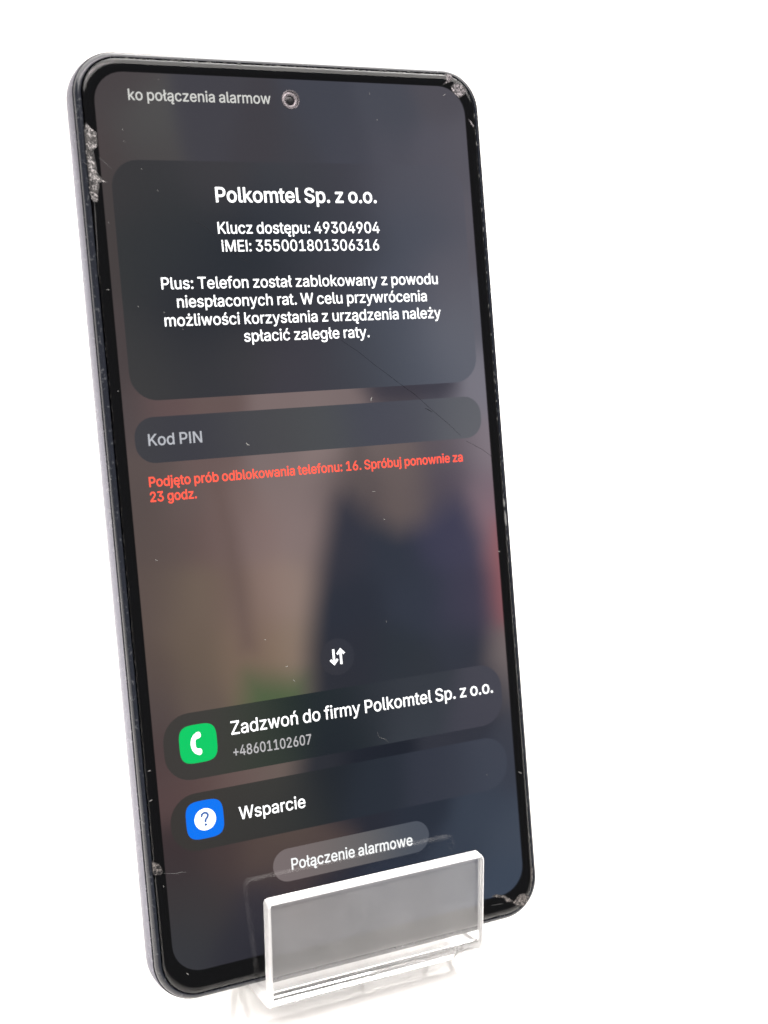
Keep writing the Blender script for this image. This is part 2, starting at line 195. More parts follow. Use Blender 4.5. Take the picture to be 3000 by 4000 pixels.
r|259|53,0 53,379 112,379 112,321 115,321 122,335 130,347 140,358 152,367 166,375 181,380 196,384 213,385 229,384 243,384 243,322 230,324 207,326 194,325 182,323 170,319 159,315 149,309 140,301 132,293 126,284 121,273 117,262 114,250 114,237 114,0
s|365|182,-8 163,-7 145,-5 128,-2 112,3 98,10 84,18 72,27 62,38 53,50 45,63 40,78 36,94 94,107 99,92 105,79 114,69 124,60 136,54 150,49 165,46 181,45 200,46 217,50 232,55 244,62 255,71 262,81 267,91 268,103 267,112 265,121 260,129 254,136 246,142 237,147 225,151 212,155 149,170 125,177 104,186 87,196 72,208 61,222 53,237 48,255 47,274 48,290 51,305 57,319 65,332 75,343 87,354 100,363 115,370 131,377 149,381 167,384 187,384 206,384 223,381 239,378 254,372 267,366 279,358 290,349 299,339 307,328 314,316 319,303 324,290 268,277 264,288 258,298 251,307 243,316 232,323 219,328 205,331 187,333 171,332 156,329 143,324 131,317 121,308 114,299 110,289 109,277 110,267 112,258 117,250 124,243 133,237 144,232 157,227 172,223 229,209 254,202 275,194 292,183 306,171 317,158 325,142 330,125 331,107 330,90 326,75 321,61 312,47 302,35 290,24 276,15 260,6 242,0 223,-5 203,-7
t|227|204,379 204,327 6,327 6,379/65,471 126,471 126,98 127,86 128,76 132,68 136,61 142,56 150,53 159,51 170,50 185,51 202,54 213,2 192,-3 168,-4 145,-3 125,2 107,10 92,21 80,35 72,52 67,71 65,93
u|410|182,-5 164,-4 146,-1 130,4 115,11 101,20 89,31 78,44 69,59 62,76 57,95 54,116 53,139 53,379 114,379 114,144 115,123 119,105 127,89 137,75 150,64 164,56 181,52 200,50 213,51 226,53 238,57 249,62 259,69 268,77 276,86 283,97 289,109 293,122 295,137 296,153 296,379 357,379 357,0 298,0 298,92 307,92 297,67 286,47 272,30 257,17 240,7 222,0 203,-4
w|567|138,0 23,379 87,379 133,214 154,137 175,41 165,41 186,135 206,214 252,379 316,379 362,214 382,136 402,41 391,41 413,135 434,214 480,379 545,379 429,0 368,0 319,172 305,225 291,280 277,338 291,338 277,280 263,225 248,172 199,0
y|389|47,-139 61,-86 71,-87 80,-89 88,-90 96,-90 104,-89 111,-87 118,-84 124,-80 130,-74 136,-67 141,-58 146,-48 151,-36 163,-1 17,379 84,379 165,155 187,87 206,21 184,21 202,87 224,155 305,379 371,379 204,-58 198,-72 191,-85 184,-97 177,-107 168,-116 159,-124 150,-130 139,-136 128,-140 117,-143 104,-145 91,-145 65,-143
z|380|42,0 42,46 254,320 254,323 48,323 48,379 333,379 333,331 126,60 126,56 339,56 339,0
ó|415|207,-8 182,-7 159,-2 137,6 117,16 98,30 82,46 68,64 56,85 46,108 40,133 36,159 34,187 36,216 40,243 46,268 56,291 68,312 82,330 98,346 117,360 137,371 159,378 182,383 207,384 233,383 256,378 278,371 299,360 317,346 333,330 347,312 359,291 369,268 376,243 380,216 381,187 380,159 376,133 369,108 359,85 347,64 333,46 317,30 299,16 278,6 256,-2 233,-7/207,46 226,48 242,51 257,57 270,66 282,76 292,89 300,102 307,117 312,134 316,151 318,169 319,187 318,206 316,224 312,242 307,258 300,274 292,287 282,300 270,310 257,319 242,325 226,329 207,330 189,329 173,325 158,319 145,310 134,300 124,287 115,274 108,258 103,242 99,224 97,206 96,187 97,169 99,151 103,134 108,117 115,102 124,89 134,76 145,66 158,57 173,51 189,48/181,429 228,529 297,529 231,429
ą|389|160,-9 142,-8 126,-5 110,-1 94,5 80,12 68,22 57,32 48,45 40,58 35,73 31,90 30,108 31,123 34,138 38,150 43,161 50,171 58,179 67,187 78,193 89,199 100,203 112,207 125,211 178,220 234,227 244,228 252,230 259,232 265,235 270,238 273,243 275,248 276,255 276,257 275,268 273,279 271,288 267,297 262,304 256,311 248,317 240,322 230,326 220,329 208,330 196,331 183,330 171,329 159,326 149,322 140,318 132,313 124,307 118,301 112,294 107,288 103,281 100,274 41,291 48,308 57,322 67,335 79,346 91,355 104,364 118,370 133,375 148,379 163,382 179,384 194,384 239,379 251,376 263,372 275,367 286,360 296,353 306,343 315,333 322,320 329,306 333,290 336,272 337,251 337,0 277,0 277,52 272,52 252,25 244,18 236,12 226,6 215,1 203,-3 190,-6 176,-8/170,45 187,46 202,49 216,53 228,59 239,66 248,74 257,83 263,93 269,104 272,115 275,126 276,138 276,190 259,182 231,176 200,171 175,168 134,159 125,155 117,150 110,145 103,139 98,132 95,124 93,115 92,105 92,95 94,87 98,79 102,72 107,66 114,61 121,56 130,52 139,49 149,47 159,46/297,-145 282,-144 267,-141 254,-136 242,-128 231,-119 224,-108 220,-94 219,-79 219,-67 222,-56 227,-45 234,-34 242,-24 252,-14 263,-4 276,5 337,0 297,-32 289,-40 284,-48 281,-58 280,-68 280,-73 282,-78 284,-83 287,-87 291,-90 296,-92 302,-93 308,-94 326,-91 339,-86 357,-130 332,-140
ć|396|207,-8 182,-7 159,-2 137,6 117,16 98,30 82,46 68,64 56,85 46,108 40,133 36,159 34,187 36,216 40,243 46,268 56,291 68,312 82,330 98,346 117,360 137,371 159,378 182,383 207,384 221,384 234,383 247,380 260,377 272,373 284,368 295,362 305,356 315,349 324,341 332,332 340,322 347,312 353,301 358,289 362,277 303,262 290,289 270,311 242,325 207,330 189,329 173,325 158,319 145,310 134,300 124,287 115,274 108,258 103,242 99,224 97,206 96,187 97,169 99,151 103,134 108,117 115,102 124,89 134,76 145,66 158,57 173,51 189,48 207,46 243,52 271,66 292,89 304,117 363,102 359,90 354,78 348,67 341,56 334,46 325,37 316,29 306,21 296,15 285,9 273,4 261,-1 248,-4 235,-6 221,-8/181,429 228,529 297,529 231,429
ę|404|212,-8 185,-7 161,-2 138,6 117,16 98,30 82,46 68,64 56,85 46,108 40,132 35,159 34,187 35,215 39,242 46,267 55,290 67,311 81,329 97,346 115,359 135,370 157,378 180,383 205,384 221,384 236,382 251,379 266,374 280,368 294,361 307,351 319,341 331,329 341,315 350,299 357,282 363,263 368,242 370,219 371,194 371,169 75,169 75,221 338,221 310,202 309,220 307,237 303,254 298,269 291,282 283,294 273,305 263,314 250,321 237,326 222,329 205,330 189,329 173,326 159,321 146,313 135,304 125,294 116,282 109,270 103,256 99,241 97,226 96,211 96,178 97,157 100,139 104,122 110,106 118,92 128,80 139,70 151,61 165,55 179,50 195,47 212,46 224,47 234,48 244,50 254,53 263,56 271,61 278,66 285,73 292,80 297,88 302,96 306,105 365,91 360,77 353,63 345,51 335,39 324,29 311,19 298,11 283,4 266,-1 249,-5 231,-7/299,-148 283,-147 268,-144 255,-139 243,-131 232,-122 225,-111 221,-97 220,-82 223,-58 234,-33 249,-9 269,17 365,91 360,77 355,63 348,50 342,38 314,-4 290,-39 286,-47 283,-55 282,-63 281,-70 281,-76 283,-81 285,-86 288,-90 292,-93 297,-95 303,-97 310,-97 327,-94 341,-88 358,-133 334,-143
ł|207|151,-2 130,-1 112,3 97,10 85,20 76,33 69,47 65,65 64,84 64,509 125,509 125,99 125,87 127,77 129,68 131,62 135,58 141,54 148,53 157,52 172,53 181,54 192,3 173,-1/6,225 6,280 183,382 183,328
ń|410|114,227 114,0 53,0 53,379 112,379 112,287 102,287 112,312 124,332 137,349 152,362 169,372 187,379 207,383 227,384 246,383 264,380 280,376 295,369 309,360 321,349 332,336 341,321 348,304 353,285 356,264 357,240 357,0 296,0 296,235 295,256 290,275 283,291 273,304 260,315 246,323 229,328 210,329 197,328 184,326 172,322 161,317 150,311 141,303 133,293 126,283 121,271 117,257 114,243/178,429 226,529 294,529 228,429
ś|365|182,-8 163,-7 145,-5 128,-2 112,3 98,10 84,18 72,27 62,38 53,50 45,63 40,78 36,94 94,107 99,92 105,79 114,69 124,60 136,54 150,49 165,46 181,45 200,46 217,50 232,55 244,62 255,71 262,81 267,91 268,103 267,112 265,121 260,129 254,136 246,142 237,147 225,151 212,155 149,170 125,177 104,186 87,196 72,208 61,222 53,237 48,255 47,274 48,290 51,305 57,319 65,332 75,343 87,354 100,363 115,370 131,377 149,381 167,384 187,384 206,384 223,381 239,378 254,372 267,366 279,358 290,349 299,339 307,328 314,316 319,303 324,290 268,277 264,288 258,298 251,307 243,316 232,323 219,328 205,331 187,333 171,332 156,329 143,324 131,317 121,308 114,299 110,289 109,277 110,267 112,258 117,250 124,243 133,237 144,232 157,227 172,223 229,209 254,202 275,194 292,183 306,171 317,158 325,142 330,125 331,107 330,90 326,75 321,61 312,47 302,35 290,24 276,15 260,6 242,0 223,-5 203,-7/159,429 207,529 276,529 210,429
ż|380|42,0 42,46 254,320 254,323 48,323 48,379 333,379 333,331 126,60 126,56 339,56 339,0/187,443 178,444 171,446 163,449 157,455 151,461 148,468 145,475 144,483 145,491 148,499 151,506 157,512 163,517 171,521 178,523 187,524 195,523 203,521 210,517 217,512 222,506 226,499 229,491 229,483 229,475 226,468 222,461 217,455 210,449 203,446 195,444"""
WALLPAPER = [(-30.3,71.9,74,68,70),(-15.0,67.8,68,67,74),(5.8,66.9,68,70,80),(19.4,69.7,74,76,86),(32.9,63.4,90,88,97),(29.1,74.2,82,80,88),(-27.2,63.7,72,68,69),(-6.4,63.4,66,64,70),(-31.8,55.4,72,67,67),(18.8,62.7,80,80,90),(26.2,62.6,86,85,95),(9.9,62.9,71,72,82),(1.1,62.8,66,66,73),(-32.8,62.8,76,68,69),(-33.1,49.3,72,66,66),(-33.5,26.7,76,68,69),(-33.3,19.0,84,75,76),(33.1,49.0,94,91,100),(33.1,31.9,100,100,110),(32.7,21.7,122,120,130),(-27.3,20.7,100,82,82),(-17.7,20.4,105,88,86),(-7.0,20.2,126,110,109),(1.6,20.4,128,113,112),(6.0,20.2,122,108,108),(24.4,20.0,90,88,98),(32.0,20.0,124,121,131),(16.9,20.2,84,78,84),(-30.6,10.4,95,83,81),(-20.3,10.4,108,90,88),(-7.8,10.6,126,111,110),(0.7,10.3,140,123,121),(6.9,10.0,122,108,106),(14.1,9.7,110,98,97),(23.5,9.9,94,86,92),(28.2,9.8,108,100,108),(32.6,9.6,134,124,132),(-30.8,-0.4,92,80,77),(-26.5,-0.8,98,84,81),(-21.3,-1.4,106,87,84),(-17.3,-1.8,118,100,97),(-12.4,-2.3,134,114,111),(-4.8,-3.0,138,120,118),(31.4,1.1,124,108,118),(33.3,-4.3,138,108,118),(4.6,5.1,82,74,76),(25.9,3.9,86,78,90),(7.6,1.6,74,68,73),(22.9,0.2,76,71,84),(14.5,3.2,110,97,95),(14.1,-1.2,100,89,88),(1.8,2.0,104,92,92),(18.1,2.2,98,88,90),(10.4,3.3,98,87,87),(-32.6,5.2,90,79,77),(-24.8,4.5,104,90,88),(-16.8,3.7,120,102,99),(-7.5,4.5,132,115,113),(-1.6,3.2,132,116,115),(-1.6,-5.8,128,112,110),(4.4,-8.1,100,90,88),(33.4,-11.3,142,104,110),(26.8,-6.3,104,94,104),(-32.6,-11.8,94,81,77),(-28.0,-12.4,104,90,82),(-23.2,-13.0,116,101,89),(-19.6,-13.4,110,92,84),(-15.9,-13.9,124,104,96),(-11.7,-13.6,142,120,112),(-6.6,-13.4,148,128,119),(-2.3,-13.9,132,116,110),(7.2,-16.8,100,90,88),(16.3,-17.9,100,90,90),(30.7,-18.0,108,84,92),(33.5,-19.2,132,90,94),(-31.4,-23.7,92,79,74),(-24.9,-23.0,106,92,80),(-19.2,-23.1,120,103,89),(-15.6,-23.6,122,100,88),(-10.9,-23.4,138,118,102),(-6.5,-22.4,140,122,110),(-2.3,-23.8,110,100,95),(10.8,-27.4,90,84,84),(30.9,-28.5,112,100,100),(33.0,-30.5,120,110,110),(-25.8,-19.0,108,93,83),(-15.5,-18.8,126,106,95),(-33.5,-30.4,84,73,72),(-14.7,-28.6,112,102,84),(-25.4,-28.5,100,87,80),(32.6,-35.3,84,80,84),(-33.1,-38.3,80,66,66),(-32.0,-43.2,88,70,70),(-26.8,-43.2,92,74,72),(-21.0,-43.0,104,86,83),(-16.0,-42.9,108,92,88),(-11.0,-43.0,108,96,90),(-5.8,-43.1,100,90,86),(33.3,-44.7,64,66,76),(-31.5,-55.2,62,52,54),(-23.9,-56.8,72,60,60),(-17.4,-58.1,86,72,68),(-10.4,-55.5,88,75,70),(-5.2,-55.7,80,68,66),(-11.1,-63.6,70,60,62),(12.9,-56.0,60,56,62),(27.1,-59.1,60,66,80),(31.6,-63.9,66,74,88),(-27.1,-64.2,62,57,59),(-29.8,-67.6,58,58,61),(-23.8,-73.0,48,48,56),(-31.0,-72.1,56,57,62),(-18.2,-66.2,54,52,60),(-6.3,-68.8,46,46,56),(31.8,-50.6,60,64,76),(-15.6,-75.8,44,44,52),(-31.7,-61.5,60,56,58)]
FIGURE = [(-0.8,-6.7,56,55,64),(2.8,-6.3,52,54,66),(12.5,-9.0,50,55,67),(22.1,-5.8,62,62,82),(27.8,-6.4,68,66,86),(3.7,-16.3,45,49,60),(16.3,-17.9,52,57,70),(25.7,-19.1,60,61,78),(29.6,-19.6,70,64,82),(4.6,-26.5,46,48,58),(10.8,-27.4,46,52,60),(25.0,-27.6,52,56,67),(0.6,-30.9,46,48,56),(15.1,-32.2,50,54,62),(29.3,-34.4,58,58,68),(-5.8,-43.1,46,48,55),(4.9,-43.3,32,36,46),(23.5,-43.9,52,54,64),(31.8,-50.6,60,64,76),(2.9,-55.2,42,44,54),(12.9,-56.0,42,48,60),(27.1,-59.1,58,66,80),(31.6,-63.9,66,74,88),(28.9,-72.3,62,72,88),(21.6,-66.3,56,64,78),(7.1,-70.1,48,54,68),(1.9,-76.6,46,50,60),(-6.3,-68.8,44,46,58)]
MESSAGE = [(18.6,60.5,79,79,89),(26.0,60.1,86,85,95),(9.6,60.7,66,66,75),(-27.7,58.4,57,58,61),(-31.1,55.4,61,58,59),(-15.9,58.6,63,62,66),(0.8,58.8,65,66,72),(23.1,59.0,84,85,95),(32.4,57.5,93,91,101),(-24.7,49.3,49,52,55),(-13.0,45.3,43,47,54),(-2.5,50.8,51,55,63),(8.5,47.5,63,65,74),(22.4,50.7,76,80,92),(29.0,40.6,93,92,102),(-30.8,41.8,55,56,57),(-21.8,37.7,45,47,53),(-9.5,38.2,48,51,57),(3.1,37.0,59,60,68),(16.6,37.5,76,80,92),(-30.3,30.3,61,61,62),(-24.3,27.8,53,54,58),(-14.7,27.3,63,62,65),(-3.0,26.0,65,63,71),(11.0,26.1,72,76,86),(20.1,24.9,88,92,104),(27.8,27.0,100,103,114),(31.2,32.0,100,101,111),(-27.8,23.3,65,64,64),(-19.9,23.7,53,54,61),(7.2,23.0,63,63,70),(17.1,22.9,70,75,86),(-26.0,47.8,53,56,59),(-21.9,44.7,48,51,57),(-20.5,33.8,42,45,53)]
PIN = [(-31.0,14.3,66,66,70),(-24.0,13.8,62,62,70),(-17.5,14.1,66,66,72),(-11.6,15.3,74,74,78),(-7.4,15.0,76,76,79),(1.1,14.4,78,80,83),(10.2,16.2,72,74,85),(19.4,16.5,80,82,92),(26.9,16.0,92,94,101),(30.6,14.9,104,105,111),(15.4,14.2,76,76,86)]
CALL = [(-30.9,-35.5,63,60,58),(-25.9,-33.2,66,64,61),(-20.5,-37.3,63,62,59),(-16.2,-34.8,59,66,57),(-10.2,-34.6,36,47,44),(-3.3,-34.4,38,45,50),(1.8,-37.7,36,43,48),(14.4,-39.8,58,63,71),(26.6,-41.8,68,68,79),(31.0,-37.3,72,72,82),(14.8,-34.8,56,60,68),(-12.4,-40.3,55,62,55),(-3.8,-40.2,32,37,46),(7.4,-35.3,50,54,62)]
SUPPORT = [(-31.2,-48.1,59,56,54),(-25.3,-44.5,63,60,57),(-20.1,-51.1,59,58,56),(-13.1,-47.6,63,62,59),(-10.1,-52.2,49,52,52),(-4.5,-48.3,34,39,46),(4.1,-51.6,42,48,58),(18.0,-52.5,52,56,68),(22.7,-53.4,60,64,76),(30.8,-50.5,66,70,82),(28.5,-54.5,64,70,84),(-17.1,-54.1,55,54,53)]
PILL = [(-13.8,-60.5,124,112,112),(-9.0,-59.9,120,108,106),(-2.8,-59.1,112,106,104),(3.5,-59.1,92,94,98),(9.9,-58.7,82,88,98),(14.1,-58.7,78,84,96),(-11.0,-62.8,122,114,116),(-0.4,-61.7,112,108,110)]
DISC = [(-3.3,-24.9,60,58,62),(-0.1,-24.1,52,55,66),(1.9,-26.1,52,55,64),(-0.5,-28.2,54,54,62)]
FIGURE_OUTLINE = ([(-5.7,-31.4),(-5.0,-23.8),(-3.6,-16.4),(-2.0,-9.7),(0.1,-3.1),(1.9,0.9),(2.8,2.0),(5.1,1.8),(8.5,-1.8),(13.8,-4.6),(19.5,-3.9),(23.5,-1.1),(26.0,-0.1),(28.1,-1.9),(30.5,-7.8),(31.5,-15.2),(31.5,-23.3),(30.3,-30.4),(31.6,-37.2),(31.7,-46.2),(35.6,-64.7),(35.3,-91.7),(-7.5,-81.1),(-2.9,-65.4),(-0.0,-57.6),(-5.7,-51.4),(-9.6,-46.6),(-8.5,-41.8),(-6.8,-36.4)],3.7)
PATCHES = [([(6.9,24.7),(8.8,21.4),(10.4,18.7),(24.2,18.2),(27.7,20.4),(28.5,23.6)],2.6,(56,55,66)),([(5.0,14.1),(5.3,7.5),(6.5,0.8),(9.0,3.1),(9.7,11.3),(9.9,13.8)],2.6,(96,86,86)),([(33.6,-5.2),(32.1,-11.2),(31.8,-19.0),(32.7,-23.5),(36.1,-23.9),(36.7,-5.5)],2.8,(146,92,98)),([(-20.2,7.2),(-18.9,-1.6),(-18.1,-10.4),(-17.1,-21.8),(-15.2,-22.0),(-15.8,-10.7),(-16.9,-1.8),(-18.1,7.0)],2.6,(104,86,82)),([(-16.7,-26.7),(-13.7,-27.7),(-9.7,-28.2),(-5.8,-28.3),(-5.5,-34.5),(-18.1,-34.0)],3.8,(66,96,62))]
CHIPS = [('L',[(-36.44,65.43),(-35.69,66.78),(-34.96,65.76),(-34.05,65.12),(-34.17,64.67),(-34.52,64.14),(-35.11,64.2),(-35.61,64.41)]),('L',[(-36.2,64.03),(-35.14,63.91),(-34.73,63.47),(-34.17,63.11),(-34.35,62.74),(-35.05,62.39),(-35.32,61.98),(-35.96,62.26)]),('L',[(-36.03,61.52),(-35.51,61.53),(-35.05,60.79),(-34.9,60.05),(-34.84,59.09),(-34.59,58.57),(-35.77,58.63),(-36.14,59.51)]),('L',[(-35.91,58.78),(-34.88,58.64),(-34.2,57.91),(-33.56,57.47),(-32.77,57.1),(-33.74,57.16),(-34.42,57.08),(-35.34,56.93),(-35.95,57.51)]),('L',[(-35.71,56.92),(-34.43,57.01),(-34.64,56.34),(-35.0,55.74),(-35.66,55.81)]),('L',[(-36.12,55.65),(-35.45,55.73),(-34.84,54.99),(-34.92,54.17),(-35.47,53.87),(-36.0,54.54)]),('L',[(-36.54,62.39),(-36.26,62.25),(-36.23,61.73),(-36.67,61.8)]),('L',[(-36.87,56.47),(-36.44,56.25),(-36.3,55.36),(-36.79,55.72)]),('D',[(-36.41,65.43),(-35.78,66.55),(-34.9,65.69),(-34.14,64.97),(-34.16,63.19),(-34.91,62.28),(-34.71,60.5),(-34.58,58.64),(-33.71,57.46),(-34.43,57.01),(-34.6,56.04),(-34.92,54.92),(-35.01,53.95),(-35.69,53.95),(-36.08,55.28),(-36.06,57.14),(-36.3,59.36),(-36.28,61.96),(-36.42,63.73)]),('R',[(30.27,77.48),(31.37,77.46),(31.84,76.51),(31.25,76.06),(29.45,75.36),(30.47,76.24)]),('R',[(31.17,75.23),(32.19,75.96),(33.27,75.59),(34.18,75.07),(34.17,74.02),(32.73,73.13),(32.14,73.59),(31.4,74.26)]),('R',[(34.17,69.47),(34.7,69.2),(35.4,67.96),(35.08,67.95)]),('B',[(-36.22,-54.9),(-35.47,-55.26),(-34.81,-55.75),(-34.41,-57.02),(-34.73,-57.5),(-35.97,-57.31),(-36.53,-56.64),(-36.15,-55.94)]),('B',[(30.94,-77.09),(32.39,-75.78),(33.41,-75.71),(34.52,-76.55),(34.06,-77.95),(33.25,-78.51),(31.89,-77.76)]),('B',[(26.49,-74.84),(27.5,-74.62),(29.43,-75.27),(31.29,-76.88),(29.64,-76.65),(29.07,-75.64),(27.13,-75.06)]),('B',[(35.33,-71.04),(35.82,-71.3),(35.45,-73.61),(35.34,-74.94),(34.81,-75.12),(35.14,-73.25)])]
MARKS = {'spark': [[(-23.22,74.14),(-23.1,73.97)],[(-29.97,65.84),(-29.78,65.63)],[(-29.89,63.93),(-29.66,63.73)],[(-27.38,59.49),(-27.19,59.29)],[(-25.05,56.04),(-24.82,55.75)],[(-33.57,50.77),(-33.43,50.56)],[(-30.0,37.04),(-29.81,36.82)],[(-25.78,35.9),(-25.62,35.77)],[(-22.87,33.0),(-22.75,32.86)],[(-34.92,39.84),(-34.43,39.74)],[(-13.53,13.29),(-13.33,12.97),(-12.98,12.77)],[(-30.91,-4.95),(-30.62,-5.11)],[(10.52,19.68),(10.29,19.28),(10.36,18.96)],[(9.13,2.89),(9.63,2.85)],[(10.83,-2.24),(11.12,-2.36)],[(9.71,-20.49),(9.79,-20.77)],[(33.53,-10.47),(33.95,-10.61)],[(-9.89,-26.04),(-9.5,-25.92)],[(-8.74,-28.42),(-8.44,-28.78)],[(-13.3,-20.81),(-13.06,-20.76)],[(-35.36,-39.78),(-34.89,-39.78)],[(-35.57,-44.88),(-35.12,-44.67)],[(34.28,-52.55),(34.97,-52.92)],[(27.48,-51.76),(27.57,-51.97)],[(-32.0,-74.99),(-31.72,-75.32)],[(14.77,73.48),(14.83,73.12)],[(15.84,68.79),(15.91,68.53)],[(29.45,73.45),(29.89,73.74)],[(-34.58,23.18),(-34.43,23.34)],[(-37.13,9.1),(-36.98,8.96)],[(-35.75,-9.21),(-35.64,-9.39)],[(-34.61,-59.39),(-34.5,-59.67)]],'hair': [[(-34.23,61.2),(-33.23,60.35),(-32.2,59.34)],[(-36.85,60.42),(-36.23,60.06),(-35.76,59.86)],[(6.26,-40.11),(6.43,-40.98),(6.8,-41.32),(7.67,-41.75),(8.18,-42.35)],[(-34.25,-57.37),(-32.15,-57.82),(-31.35,-57.77),(-30.57,-57.94)],[(26.41,-76.52),(27.94,-76.62),(28.86,-76.73)],[(41.03,53.78),(41.08,53.74)],[(-35.52,53.94),(-35.55,52.3),(-35.65,49.41),(-35.72,46.93),(-35.97,41.98)]],'crack': [[(5.49,30.03),(7.0,28.89),(8.26,28.11),(10.0,26.67),(11.48,25.42),(13.26,24.05),(15.38,22.34),(17.05,21.1),(19.2,19.45),(20.87,17.87),(22.79,16.12),(25.22,13.94),(27.65,11.56)]],'crackfaint': [[(-19.28,51.12),(-17.44,49.96),(-15.39,48.02),(-14.17,46.64),(-12.06,44.97),(-9.68,43.64)],[(28.62,10.55),(30.15,9.68),(31.94,8.69),(34.22,6.89)]],'glint': [[(20.79,17.03),(21.39,16.76),(22.28,16.24)],[(-5.82,40.29),(-5.08,39.7)],[(-0.01,35.28),(0.68,34.5)],[(3.55,32.17),(4.25,31.43)],[(-14.6,46.81),(-13.34,45.85)]]}

# ---------------------------------------------------------------- the phone; built in its own frame: x right, y up the screen, z out of the glass (mm)
P0 = Vector((0.0, -80.75, -3.7))
ROT = Matrix(((1, 0, 0), (0, math.sin(LEAN), -math.cos(LEAN)), (0, math.cos(LEAN), math.sin(LEAN))))
phone = bpy.data.objects.new('smartphone', None)
COL.objects.link(phone)
phone.empty_display_size = 0.01
pm = ROT.to_4x4()
pm.translation = (ROT @ P0 + Vector((0, 0, TABLE))) * MM
phone.matrix_world = pm
tag(phone, 'dark phone with chipped screen glass leaning in the clear acrylic stand', 'phone')

def pv(x, y, z):
    return ((x - P0.x) * MM, (y - P0.y) * MM, (z - P0.z) * MM)

def rrect(x0, y0, x1, y1, r, n=10):
    pts = []
    for cx, cy, a0 in ((x1 - r, y1 - r, 0), (x0 + r, y1 - r, 90), (x0 + r, y0 + r, 180), (x1 - r, y0 + r, 270)):
        for k in range(n + 1):
            a = math.radians(a0 + 90 * k / n)
            pts.append((cx + r * math.cos(a), cy + r * math.sin(a)))
    return pts
BX, BT, BB, BR = 37.55, 79.15, -80.75, 7.7   # body half width, top, bottom, corner radius
def body_ring(inset, n=16):
    return rrect(-BX + inset, BB + inset, BX - inset, BT - inset, BR - inset * 0.9, n)
def loft(name, prof, mt, parent, cap_first=False, cap_last=False, smooth=True, n=16):
    v = []; f = []
    for inset, z in prof:
        v += [pv(x, y, z) for x, y in body_ring(inset, n)]
    m_ = len(body_ring(0, n))
    for i in range(len(prof) - 1):
        for k in range(m_):
            a = i * m_ + k; b = i * m_ + (k + 1) % m_
            f.append((a, b, b + m_, a + m_))
    if cap_first:
        f.append(tuple(reversed(range(m_))))
    if cap_last:
        f.append(tuple(range((len(prof) - 1) * m_, len(prof) * m_)))
    me = mesh(name, v, f, smooth)
    if smooth: me.set_sharp_from_angle(angle=0.75)
    if smooth and (cap_first or cap_last):
        for p in me.polygons:
            if len(p.vertices) > 4:
                p.use_smooth = False
    return link(name, me, mt, parent)

# --- materials of the casing
M_frame, nt_, b_ = principled('dark_metallic_paint', (0.19, 0.19, 0.215), 0.20, metal=0.85)
b_.inputs['Specular Tint'].default_value = (0.50, 0.50, 0.54, 1)
wear(nt_, b_, (0.19, 0.19, 0.215), 900, 0.55, 0.75, 0.5, (0.36, 0.36, 0.37), (0.16, 0.30))
M_rim, nt_, b_ = principled('glossy_black_plastic', (0.012, 0.014, 0.02), 0.14, ior=1.52)
wear(nt_, b_, (0.012, 0.014, 0.02), 1500, 0.60, 0.72, 0.55, (0.13, 0.135, 0.14), (0.10, 0.24))
M_black, _, _ = principled('black_ink_under_glass', (0.0012, 0.0012, 0.002), 0.9, spec=0.0)
M_back, _, _ = principled('matt_black_back', (0.02, 0.02, 0.024), 0.45)

loft('back_cover', [(3.2, -7.95), (1.9, -7.9), (1.2, -7.6)], M_back, phone, cap_first=True)
frame = loft('frame', [(1.2, -7.6), (0.62, -7.1), (0.25, -6.3), (0.06, -5.2), (0.0, -4.0), (0.03, -3.0), (0.12, -2.1), (0.22, -1.50), (0.36, -1.05), (0.64, -1.15)], M_frame, phone)
loft('front_rim', [(0.70, -1.25), (0.50, -0.98), (0.56, -0.74), (0.62, -0.45), (0.82, -0.12), (1.05, 0.10), (1.28, 0.20), (1.48, 0.20), (1.60, 0.08), (1.66, -0.25)], M_rim, phone)
# side button, right edge
def button(y0, y1):
    v = []; f = []
    secs = [(y0, 0.02), (y0 + 0.5, 0.30), (y0 + 1.2, 0.45), (y1 - 1.2, 0.45), (y1 - 0.5, 0.30), (y1, 0.02)]
    prof = [(-0.3, -5.0), (0.7, -4.9), (1.0, -4.5), (1.0, -3.6), (0.7, -3.2), (-0.3, -3.1)]
    for y, h in secs:
        v += [pv(BX - 0.05 + h * a if a > 0 else BX + a, y, z) for a, z in prof]
    n = len(prof)
    for i in range(len(secs) - 1):
        for k in range(n - 1):
            a = i * n + k
            f.append((a, a + n, a + n + 1, a + 1))
    return mesh('power_button', v, f, True)
link('power_button', button(-28.5, -16.6), M_frame, phone)

# black mask under the glass
def sheet(name, pts, z, mt, parent):
    return link(name, mesh(name, [pv(x, y, z) for x, y in pts], [tuple(range(len(pts)))]), mt, parent)
sheet('bezel', body_ring(1.7), -0.06, M_black, phone)

# cover glass: one clear skin with a rounded edge
mtg, nt, out = new_mat('cover_glass')
fr = nt.nodes.new('ShaderNodeFresnel'); fr.inputs['IOR'].default_value = 1.5
tr = nt.nodes.new('ShaderNodeBsdfTransparent'); gl = nt.nodes.new('ShaderNodeBsdfGlossy'); gl.inputs['Roughness'].default_value = 0.015
mx = nt.nodes.new('ShaderNodeMixShader')
nt.links.new(fr.outputs[0], mx.inputs[0]); nt.links.new(tr.outputs[0], mx.inputs[1]); nt.links.new(gl.outputs[0], mx.inputs[2])
rf = nt.nodes.new('ShaderNodeBsdfRefraction'); rf.inputs['IOR'].default_value = 1.5; rf.inputs['Roughness'].default_value = 0.5
sm = nt.nodes.new('ShaderNodeMixShader'); sm.inputs[0].default_value = 0.32
nt.links.new(tr.outputs[0], sm.inputs[1]); nt.links.new(rf.outputs[0], sm.inputs[2]); nt.links.new(sm.outputs[0], mx.inputs[1])
nt.links.new(mx.outputs[0], out.inputs[0])
